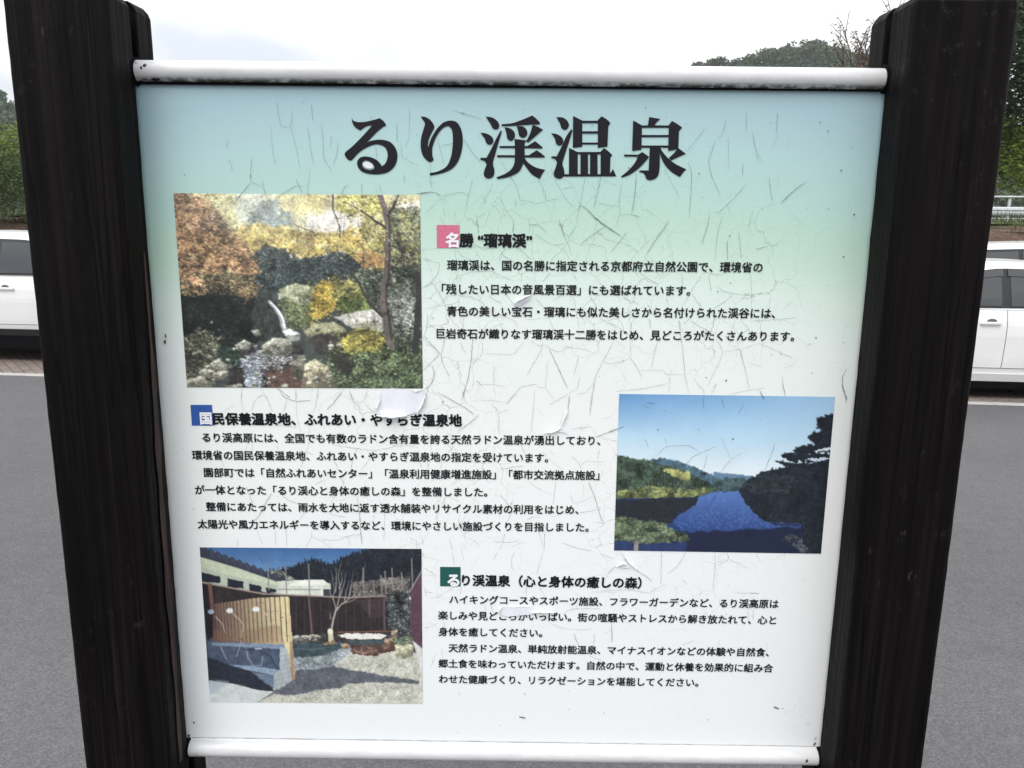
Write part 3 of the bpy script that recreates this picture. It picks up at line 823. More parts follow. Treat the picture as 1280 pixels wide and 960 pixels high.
m = p.mask([(360,780),(410,765),(440,740),(470,770),(445,820),(460,905),(385,905),(395,830)], 5, 5); p.put(m, (150,168,184)); p.leaves(m, [(224,230,236),(176,190,204),(120,138,158),(240,244,246),(96,110,128)], 420, (.8, 1.8), .1, .1, 2.2)
p.leaves(p.mask([(450,765),(600,770),(600,790),(460,800)], 4, 6), [(190,192,194),(90,88,86),(230,230,228)], 110, (.8, 1.4), .1, 0, 2.6)
# waterfall
p.line([(488,520),(512,545),(538,582),(550,620),(560,650)], 14, 28, (176,182,188), .8, 2, .6)
p.line([(495,525),(520,552),(545,590),(556,640)], 6, 11, (246,246,246), .9, 1.2, .5)
p.poly([(545,650),(580,640),(628,668),(560,676)], (236,238,240), 2, 5, 1)
p.poly([(560,672),(628,668),(630,692),(575,700)], (150,154,146), 3, 5, 1, .2)
p.poly([(528,486),(540,486),(541,515),(531,512)], (206,206,200), 1, 5)
# front shrub
m = p.mask([(745,770),(790,720),(850,670),(930,655),(1010,680),(1060,730),(1168,740),(1168,912),(800,912),(780,840)], 6, 12)
p.put(m, (48,60,44)); p.leaves(m, [(92,116,70),(120,140,92),(62,80,54),(150,164,116),(40,52,40),(80,104,66)], 2700, (1, 2.1), .22, .3)
m = p.mask([(800,700),(850,660),(940,655),(1005,690),(960,730),(830,735)], 5, 9); p.leaves(m, [(180,166,66),(196,184,84),(140,132,54),(160,150,60)], 620, (1, 2), .18, .2)
p.poly([(755,770),(820,750),(870,800),(850,860),(790,830)], (40,40,40), 6, 8, 2, .5, 5, .85)
# trunks and boughs
T = (104,92,88); TD = (52,46,46)
p.line([(975,40),(1000,110),(1012,200),(1014,300),(1012,380)], 24, 26, T, 1, .8, .4)
p.line([(1012,380),(996,440),(990,530),(1008,640),(1028,720)], 26, 30, T, .95, .8, .4)
p.line([(1018,120),(1022,300),(1018,380),(1004,500),(1030,690)], 8, 10, TD, .8, .8, .3)
p.line([(1062,45),(1040,95),(1014,140)], 9, 14, TD, .95, .7, .4)
p.line([(1000,195),(940,150),(870,105),(820,80)], 11, 4, TD, .9, .7, .5)
p.line([(770,40),(770,110),(800,190),(802,240)], 9, 5, (78,66,62), .95, .7, .5)
p.line([(986,585),(930,530),(890,450),(850,390),(800,330),(760,300)], 14, 3, TD, .9, .7, .5)
p.line([(905,390),(903,290),(905,200)], 4, 2, TD, .7)
p.line([(1140,400),(1150,520),(1140,640),(1135,740)], 22, 34, (44,44,48), .9, 1, .4)
p.line([(1020,270),(1070,290),(1110,340),(1150,370)], 8, 4, TD, .8, .7, .4)
p.line([(860,330),(905,385),(960,400)], 5, 3, TD, .7, .7, .4)
p.line([(600,180),(650,200),(700,222)], 3, 2, (110,90,80), .7)
for k in range(16):
    x, y = p.rng.uniform(760, 1150), p.rng.uniform(220, 640)
    p.line([(x, y), (x+p.rng.uniform(-40, 40), y-p.rng.uniform(30, 90))], 4, 1.5, TD, .6, .7, .5)
for k in range(22):
    x, y = p.rng.uniform(560, 1150), p.rng.uniform(60, 330); a = p.rng.uniform(-60, 60)
    p.line([(x, y), (x+a*.5, y-p.rng.uniform(10, 30)), (x+a, y-p.rng.uniform(20, 70))], 3, 1.2, (96, 80, 66), .5, .7, .5)
for k in range(60):
    x, y = p.rng.uniform(420, 1160), p.rng.uniform(380, 880); s_ = p.rng.uniform(8, 26)
    p.poly([(x, y), (x+s_*1.5, y-s_*.3), (x+s_*1.2, y+s_*.5), (x+s_*.2, y+s_*.6)], (30, 34, 32), 4, 6, 0, .3, 4, p.rng.uniform(.3, .75))
# glints of sky through the leaves, dark crevices between the stones
for k in range(120):
    x, y = p.rng.uniform(560, 1160), p.rng.uniform(60, 330); p.leaves(p.mask([(x, y), (x+9, y-3), (x+12, y+5), (x+3, y+8)], 1, 4), [(244,238,220)], 3, (.6, 1.1), .05)
for k in range(70):
    x, y = p.rng.uniform(120, 800), p.rng.uniform(690, 890); p.line([(x, y), (x+p.rng.uniform(8, 30), y+p.rng.uniform(-6, 10))], 4, 1.5, (34, 34, 32), .6, .8, .5)
for k in range(46):
    x, y = p.rng.uniform(130, 800), p.rng.uniform(700, 895); s_ = p.rng.uniform(8, 20)
    p.rock([(x, y), (x+s_*.8, y-s_*.5), (x+s_*1.7, y-s_*.1), (x+s_*1.5, y+s_*.6), (x+s_*.3, y+s_*.6)], (206, 204, 186), (92, 92, 80), .8)
# hazy light falling from the top
hz = np.exp(-(((p.X/p.w-.38)/.22)**2+((p.Y/p.h+.02)/.26)**2)); p.put(hz, (232,232,206), .55)
p.fin = (0.04, 5, 3.0, 0.80, 0.30)
print_mesh('printed_photograph', p, [(217, 241.5), (525, 244), (528.6, 485.5), (234, 484)], 'faded print of a stream and small waterfall under autumn trees')

# ---- 2: a lake between wooded hills
p = Paint(372, 276, [(60, 53), (1210, 68), (1135, 905), (32, 887)], 21)
t = np.clip(p.Y/(p.h*.52), 0, 1)[..., None]; sx = (p.X/p.w)[..., None]
top = np.array([92, 152, 212])*(1-sx)+np.array([150, 194, 230])*sx; mid = np.array([176, 214, 238]); hor = np.array([229, 238, 240])
p.c = np.where(t < .5, top*(1-t*2)+mid*(t*2), mid*(2-t*2)+hor*(t*2-1))
p.c += ((p.noise(40, 3)-.5)*10)[..., None]
p.poly([(560,470),(640,476),(700,482),(780,492),(780,560),(560,560)], (92,128,158), 2, 6, 1, .08)
m = p.poly([(190,412),(250,402),(300,398),(360,408),(430,430),(500,458),(560,486),(620,520),(740,540),(740,600),(190,600)], (72,108,128), 3, 6, 1, .12, 4)
p.leaves(m, [(64,98,116),(88,122,134),(54,84,100)], 900, (.8, 1.5), .12, .15)
m = p.mask([(560,520),(640,500),(740,505),(740,575),(560,575)], 3, 6); p.put(m, (52,78,86)); p.leaves(m, [(60,88,92),(40,62,70),(84,104,96)], 420, (.8, 1.5), .15)
m = p.mask([(30,385),(110,392),(200,405),(280,430),(350,445),(440,475),(520,520),(590,560),(600,585),(480,604),(200,618),(30,630)], 4, 8)
p.put(m, (52,70,60)); p.leaves(m, [(64,86,68),(46,62,56),(92,112,78),(36,50,48),(76,98,72)], 2600, (.9, 1.9), .2, .3, 1.1)
m = p.mask([(40,580),(180,555),(300,550),(420,570),(520,560),(560,575),(440,606),(60,622)], 5, 8); p.leaves(m, [(128,136,72),(104,116,62),(158,160,90),(70,86,56)], 760, (.9, 1.8), .18, .25)
m = p.mask([(300,450),(380,462),(440,475),(430,515),(390,505),(330,480)], 5, 6); p.leaves(m, [(156,156,84),(136,142,80),(184,180,100)], 240, (.9, 1.7), .14)
for x in np.arange(200, 520, 17): p.line([(x, 500+p.rng.uniform(-20, 20)), (x+2, 585)], 2.5, 2.5, (120,124,104), .5)
# water
p.poly([(30,612),(480,602),(580,572),(710,572),(860,740),(1040,745),(1140,740),(1140,910),(20,900)], (32,58,118), 0, 6, 0)
wt = np.clip((p.Y/p.h-.61)/.30, 0, 1)[..., None]
wm = p.mask([(480,602),(580,572),(710,572),(730,640),(860,740),(1040,745),(1020,800),(420,800),(340,735)], 3, 8, 1)
p.put(wm, np.array([74,114,190])*(1-wt)+np.array([30,56,122])*wt)
p.put(wm*(p.noise(3, 2)[:, :] > .58), (92,134,206), .35)
p.poly([(28,618),(200,612),(480,602),(470,640),(380,690),(345,735),(200,740),(28,712)], (33,38,46), 4, 8, 1, .25, 5)
bt = np.clip((p.Y/p.h-.84)/.1, 0, 1)
p.put(p.mask([(380,790),(1040,760),(1140,780),(1140,910),(20,905),(20,840),(300,850)], 5, 14, 4), (24,32,62))
p.poly([(20,835),(300,848),(420,835),(420,905),(20,900)], (38,54,104), 4, 12, 3, .2)
# right hill in shade
m = p.mask([(700,572),(720,530),(770,495),(830,466),(900,450),(1000,432),(1200,415),(1200,910),(1060,905),(1040,820),(1020,742),(850,740),(760,670),(725,620)], 4, 7)
p.put(m, (24,31,42)); p.leaves(m, [(30,40,50),(20,26,36),(40,52,60),(26,34,42)], 1300, (1, 2), .2, .15, 1.1)
p.leaves(p.mask([(720,540),(830,480),(1000,500),(960,580),(760,580)], 5, 8), [(44,58,62),(56,68,66)], 200, (.8, 1.5), .2)
p.poly([(850,730),(1020,742),(1020,760),(880,752)], (30,44,88), 3, 6, 2, .2)
# the pine on the right
for q in [[(1112,205),(1125,180),(1165,165),(1205,160),(1205,250),(1150,252),(1112,232)], [(1065,275),(1110,258),(1205,240),(1200,330),(1120,345),(1080,300)],
          [(985,352),(1040,330),(1090,325),(1200,320),(1192,365),(1080,372),(1020,380)], [(920,372),(980,366),(1080,375),(1190,370),(1190,415),(1080,420),(980,412),(925,392)],
          [(890,414),(960,416),(1060,424),(1190,408),(1190,460),(1000,450),(920,432)]]:
    m = p.mask(q, 5, 5); p.put(m, (22,29,40)); p.leaves(m, [(20,27,38),(30,40,50)], 160, (.8, 1.6))
p.line([(1200,170),(1192,480)], 10, 22, (18,24,34))
p.poly([(1100,356),(1180,338),(1192,345),(1110,366)], (206,222,236), 3, 4)
p.poly([(1040,402),(1140,392),(1190,398),(1100,412)], (196,212,232), 3, 4)
# pine bush, lower left
m = p.mask([(28,712),(90,708),(160,728),(240,735),(300,745),(350,775),(420,800),(432,832),(330,840),(200,846),(28,832)], 5, 7)
p.put(m, (60,76,60)); p.leaves(m, [(92,112,76),(118,134,92),(64,82,62),(44,58,54),(134,146,104)], 1100, (.9, 1.8), .2, .25, 1.8)
p.line([(152,845),(150,890)], 22, 26, (150,138,132)); p.line([(60,760),(140,800),(150,850)], 5, 8, (96,90,80), .6)
m = p.mask([(910,820),(980,805),(1040,830),(1065,900),(1030,900),(960,840)], 6, 5); p.leaves(m, [(120,128,110),(90,100,96),(60,70,80)], 90, (.8, 1.5), .2)
p.put((p.noise(60, 2) > .2).astype(float), (120, 140, 180), .03)
p.fin = (0.012, 0, 1.5, 0.84, 0.0)
print_mesh('printed_photograph', p, [(774, 492.3), (1043.7, 496), (1026, 692), (767.4, 687.9)], 'print of a blue lake between wooded hills')

# ---- 3: an open-air bath with a bamboo screen
p = Paint(372, 268, [(42, 60), (1224, 68), (1230, 893), (97, 884)], 31)
t = np.clip(p.Y/(p.h*.2), 0, 1)[..., None]
p.c[:] = np.array([52, 98, 160])*(1-t)+np.array([104, 152, 200])*t
p.put((p.Y/p.h > .24).astype(float), (70, 70, 74))
# conifers
tops = [(400,188)]
for x in np.arange(410, 1230, 17):
    base = np.interp(x, [400,520,640,740,800,900,1000,1230], [190,168,120,150,112,80,40,30])
    tops += [(x, base+p.rng.uniform(8, 22)), (x+8, base-p.rng.uniform(4, 20))]
m = p.mask(tops+[(1230,330),(400,330)], 1.5, 4); p.put(m, (28,33,44)); p.leaves(m, [(36,44,54),(22,26,36),(50,58,64),(30,38,46)], 1600, (.9, 1.8), .25, .2, 1.0)
m = p.mask([(860,250),(960,238),(1160,215),(1165,330),(860,330)], 4, 7); p.put(m, (98,94,90)); p.leaves(m, [(130,126,118),(84,80,78),(58,58,58),(150,146,136)], 800, (.8, 1.5), .2, .2)
m = p.mask([(415,190),(460,180),(520,215),(560,235),(440,240)], 4, 6); p.leaves(m, [(120,130,120),(80,92,88),(170,174,160)], 120, (.8, 1.4), .2)
# buildings
p.poly([(440,240),(560,236),(700,232),(742,262),(742,325),(440,318)], (204,210,196), 0, 6, 0, .05)
p.poly([(560,236),(700,232),(720,252),(600,268),(520,262)], (232,234,222), 1, 6, 0, .03)
p.line([(440,284),(690,286)], 4, 4, (120,126,118)); p.line([(690,262),(694,322)], 8, 8, (226,226,214)); p.line([(690,262),(735,255)], 8, 8, (226,226,214))
p.poly([(700,285),(742,285),(742,322),(702,320)], (52,58,66))
p.poly([(44,100),(250,165),(460,232),(455,305),(250,285),(50,248)], (190,200,172), 0, 6, 0, .05)
p.poly([(48,165),(250,222),(455,262),(455,305),(250,285),(52,248)], (176,186,166), 0, 6, 0, .04)
for q in [[(52,193),(152,217),(153,252),(54,244)], [(190,226),(275,243),(277,279),(193,274)], [(306,254),(371,268),(373,298),(309,294)], [(396,275),(448,284),(449,302),(399,300)]]: p.poly(q, (30,35,50), .6, 4, 0, .2)
roof = [(30,55)]
for k in range(12):
    x = 55+k*38; y = 58+k*14.5
    roof += [(x, y-2), (x+12, y-5), (x+24, y+8), (x+32, y+20)]
p.poly(roof+[(470,240),(455,243),(250,172),(36,108)], (50,55,72), 0, 6, 0, .2, 4)
for k in range(11): x = 62+k*38; y = 62+k*14.5; p.line([(x, y-2), (x+16, y+32)], 3, 2, (104,112,130), .7)
p.line([(36,110),(250,174),(456,245)], 3, 3, (150,158,150), .8)
# brown board fence
p.poly([(55,248),(250,286),(380,306),(840,326),(1040,320),(1166,312),(1172,545),(1040,520),(780,520),(530,530),(500,420),(120,520),(80,520)], (43, 37, 39), 0, 6, 0, .3, 5)
for x in np.arange(545, 1030, 22): p.line([(x, 335), (x+2, 520)], 2.5, 2.5, (30,22,28), .75)
for x in np.arange(556, 1030, 44): p.line([(x, 340), (x+2, 518)], 10, 10, (62,52,52), .5)
p.poly([(860,340),(1030,332),(1030,430),(960,440)], (78,62,64), 3, 8, 2, .15, 5, .55)
p.line([(50,246),(250,284),(380,308),(840,328),(1040,320)], 9, 7, (150,132,124)); p.line([(50,253),(250,291),(380,316),(840,335)], 4, 4, (44,30,34))
p.poly([(55,255),(120,268),(130,520),(85,560)], (28,24,34), 2, 8, 1, .3)
p.line([(98,262),(112,390)], 22, 20, (112,74,64))
for x, y0, y1 in [(405,150,285),(500,165,305),(622,150,315),(912,170,318),(1028,188,305),(1065,172,300),(1006,210,300),(966,250,310),(1116,195,260),(1170,120,280)]: p.line([(x, y0), (x+6, y1)], 7, 8, (136,132,128), .9)
p.line([(624,330),(640,515)], 9, 10, (112,88,82)); p.line([(1024,335),(1026,500)], 9, 9, (96,78,82)); p.line([(944,340),(946,430)], 6, 6, (104,84,86))
p.line([(360,105),(380,150)], 3, 2, (60,64,70), .7)
# shrub at the right
m = p.mask([(1040,320),(1090,285),(1165,300),(1175,560),(1100,560),(1060,500),(1030,420)], 5, 8); p.put(m, (36,40,44)); p.leaves(m, [(54,60,60),(28,32,36),(94,100,98),(150,154,150),(40,46,50)], 900, (.8, 1.6), .25, .25)
# ground of pebbles
p.poly([(330,900),(450,830),(560,700),(840,615),(1050,600),(1200,620),(1240,640),(1240,905)], (196,196,180), 2, 8, 1, .10, 8)
m = p.mask([(330,900),(450,830),(560,700),(840,615),(1200,620),(1240,905)], 0)
p.leaves(m, [(150,150,140),(220,220,206),(120,122,118),(206,206,192)], 3200, (.6, 1.1), .12, .05, 1.2, 10, .8)
m = p.poly([(430,835),(500,790),(560,712),(700,690),(760,690),(800,705),(900,718),(1010,742),(1215,770),(1200,786),(1010,780),(830,782),(790,808),(700,812),(600,838),(500,846)], (88,93,104), 3, 7, 1, .12, 4)
p.leaves(m, [(74,78,90),(112,116,124),(96,100,112)], 700, (.6, 1.1), .14)
# pool
p.poly([(525,575),(700,568),(830,572),(850,600),(838,625),(740,694),(640,712),(555,708),(530,660)], (140,152,158), 2, 7, 0, .22, 5)
p.poly([(525,572),(640,566),(790,572),(805,592),(740,625),(690,640),(560,652),(530,648)], (56,74,82), 2, 8, 1, .3, 7)
p.line([(540,598),(640,604),(760,588)], 4, 4, (110,130,140), .6)
p.leaves(p.mask([(540,650),(690,645),(800,600),(838,620),(740,690),(560,704)], 2, 6), [(164,174,178),(120,130,138),(96,106,114),(184,192,194)], 420, (.7, 1.5), .12)
p.poly([(530,535),(640,525),(690,535),(670,558),(540,560)], (196,196,180), 4, 6, 0, .25, 4)
p.leaves(p.mask([(535,545),(720,535),(800,560),(720,572),(540,566)], 3, 5), [(60,60,60),(120,116,104),(40,40,44)], 160, (.8, 1.6), .2)
p.poly([(690,515),(1040,505),(1060,520),(1040,545),(1000,575),(860,575),(780,560),(730,545)], (58,50,50), 3, 8, 0, .3, 5)
p.poly([(778,528),(820,518),(1000,518),(1036,530),(1010,548),(830,548)], (226,226,216), 2, 6, 0, .05)
p.poly([(810,552),(1000,552),(1030,540),(1020,572),(880,580)], (64,80,84), 2, 6, 0, .2)
p.line([(780,512),(1060,506)], 8, 8, (132,84,66), .8)
p.poly([(850,585),(940,578),(1090,575),(1090,610),(960,640),(850,625)], (84,60,54), 4, 6, 0, .4, 5)
p.leaves(p.mask([(850,585),(1080,580),(960,635),(860,620)], 3, 5), [(120,90,76),(54,42,42),(150,120,100)], 160, (.8, 1.5), .2)
p.rock([(1080,580),(1130,560),(1180,585),(1180,630),(1130,655),(1082,640)], (214,212,176), (130,128,104)); p.rock([(1060,505),(1094,500),(1096,540),(1064,540)], (190,170,140), (110,96,80))
p.rock([(800,580),(832,574),(836,596),(806,600)], (206,170,116), (140,100,60)); p.rock([(1025,548),(1080,540),(1085,575),(1030,580)], (180,150,120), (90,70,60))
p.line([(738,508),(742,560)], 26, 30, (200,198,164)); p.line([(738,506),(738,512)], 30, 30, (226,224,190)); p.poly([(700,566),(760,556),(768,574),(710,580)], (140,124,84), 3, 5, 0, .3)
# bare tree
G = (168, 156, 148)
p.line([(745,492),(752,450),(766,400),(775,380)], 11, 9, G, 1, .7, .3)
for q in [[(766,400),(800,360),(860,320),(900,260),(925,140)],[(770,390),(750,330),(760,280),(740,180)],[(775,370),(790,290),(780,200),(800,130)],[(780,380),(830,340),(850,280),(860,200)],[(790,320),(810,260),(822,200)],
          [(755,340),(735,300),(738,240)],[(800,360),(850,345),(890,325)],[(785,280),(800,240),(795,190)],[(840,320),(850,260),(885,230)],[(765,300),(770,220),(765,160)],[(740,440),(735,400)],[(815,345),(820,300),(840,240)]]:
    p.line(q, 6, 1.6, G, .9, .7, .5)
# bamboo screen
m = p.poly([(110,362),(200,350),(340,330),(515,322),(535,560),(550,762),(522,770),(492,582),(300,570),(118,560)], (150,118,84), 0)
tb = np.clip((p.X-p.pt([(115, 450)])[0][0])/(p.pt([(500, 450)])[0][0]-p.pt([(115, 450)])[0][0]), 0, 1)[..., None]
p.put(m, np.array([84,62,58])*(1-tb)+np.array([224,208,154])*tb)
xs_ = 122.0
while xs_ < 500:
    f = (xs_-122)/380; y0 = np.interp(xs_, [110,200,340,515], [360,348,328,320])
    p.line([(xs_, y0), (xs_+14, 562)], 3+2*f, 3+2*f, (66-20*f, 44-6*f, 42-10*f), .85)
    p.line([(xs_+9+3*f, y0+4), (xs_+22+3*f, 560)], 5, 5, (130+110*f, 92+126*f, 84+76*f), .75)
    for q in range(2): yy = p.rng.uniform(y0+20, 545); p.line([(xs_+3, yy), (xs_+16+6*f, yy-2)], 2.5, 2.5, (84,58,50), .6)
    xs_ += 15+14*f
p.poly([(110,500),(300,500),(480,470),(492,582),(300,570),(118,560)], (128,92,68), 4, 9, 5, .2, 5, .35)
p.poly([(510,322),(518,322),(552,762),(524,770)], (212,190,140), 0); p.poly([(524,560),(536,560),(552,762),(526,770)], (150,112,92), 1, 6, 1, .2, 5, .7)
for x, y, r_ in [(203,398,17),(342,390,17),(104,403,15),(1176,330,17)]:
    q = [(x+r_*1.1*math.cos(a), y+r_*.85*math.sin(a)) for a in np.linspace(0, 6.28, 14)]; p.poly(q, (226,228,228) if x > 150 else (150,166,186), 0, 5, 1)
for q in [[(222,410),(258,448),(276,470),(266,540)],[(390,405),(420,470),(432,475)],[(130,430),(165,470),(180,515)]]: p.line(q, 7, 4, (196,186,174), .7, .9, .8)
# stone bench in the shade, tiles, floor
p.poly([(85,560),(300,568),(492,582),(532,772),(435,825),(300,790),(92,700)], (66,80,104), 0, 6, 0, .22, 6)
p.poly([(105,565),(492,576),(500,602),(110,582)], (120,140,166), 1, 6, 0, .14, 4)
p.poly([(470,590),(508,600),(534,770),(436,824),(432,736),(468,712)], (168,178,182), 0, 6, 0, .05)
p.poly([(200,684),(320,690),(468,712),(436,740),(310,716)], (128,148,172), 1, 6, 0, .15, 4)
p.poly([(300,722),(436,742),(438,806),(300,772)], (104,122,146), 0, 6, 0, .1)
for k in range(9): x = 440+k*11; p.line([(x, 720-k*14), (x+2, 822-k*6)], 2, 2, (96,106,116), .55)
for k in range(8): y = 625+k*24; p.line([(438, y+26), (530, y)], 2, 2, (96,106,116), .55)
for k in range(12): x = 305+k*11; p.line([(x, 725+k*1.6), (x, 775+k*2.6)], 1.6, 1.6, (66,80,100), .5)
for k in range(3): p.line([(302, 738+k*14), (436, 756+k*16)], 1.6, 1.6, (66,80,100), .5)
p.line([(290,600),(300,650),(325,690),(370,690),(380,640)], 9, 6, (140,156,178), .7, 1, .8); p.line([(290,605),(350,600),(420,640),(450,690),(465,705)], 7, 7, (34,42,56), .8, .8, .6)
p.line([(155,590),(185,655)], 7, 5, (150,164,184), .8); p.line([(240,640),(265,560)], 5, 5, (150,164,184), .8); p.line([(340,600),(370,600)], 8, 8, (176,190,206), .9)
p.poly([(85,640),(200,688),(310,720),(430,800),(436,826),(250,790),(94,760)], (34,40,54), 4, 10, 2, .25, 5)
p.poly([(92,768),(220,785),(345,818),(440,828),(345,890),(92,890)], (198,208,206), 1, 6, 0, .06, 8); p.poly([(92,768),(200,770),(200,786),(100,840)], (150,170,190), 3, 8, 3, .1, 6, .5)
p.line([(345,888),(440,826)], 4, 4, (120,124,120), .8)
# red-brown boards at the right edge
p.poly([(1164,300),(1224,184),(1234,300),(1234,606),(1170,548)], (92,62,74), 0, 6, 0, .18, 5)
for k in range(5): x = 1176+k*11; p.line([(x, 290-k*20), (x+4, 552+k*10)], 2, 2, (64,38,50), .7)
p.line([(1160,296),(1228,178)], 7, 6, (150,140,144)); p.poly([(1170,550),(1234,606),(1234,780),(1200,640)], (206,206,204), 1, 6, 1, .05)
p.leaves(p.mask([(1070,548),(1170,530),(1175,580),(1090,575)], 4, 5), [(80,96,76),(50,60,50),(140,150,120)], 120, (.8, 1.6), .2)
p.fin = (0.03, 0, 2.0, 0.84, 0.07)
print_mesh('printed_photograph', p, [(249.8, 684), (526.9, 686), (528.4, 879.4), (262.7, 877.3)], 'print of an open-air bath with a bamboo screen')

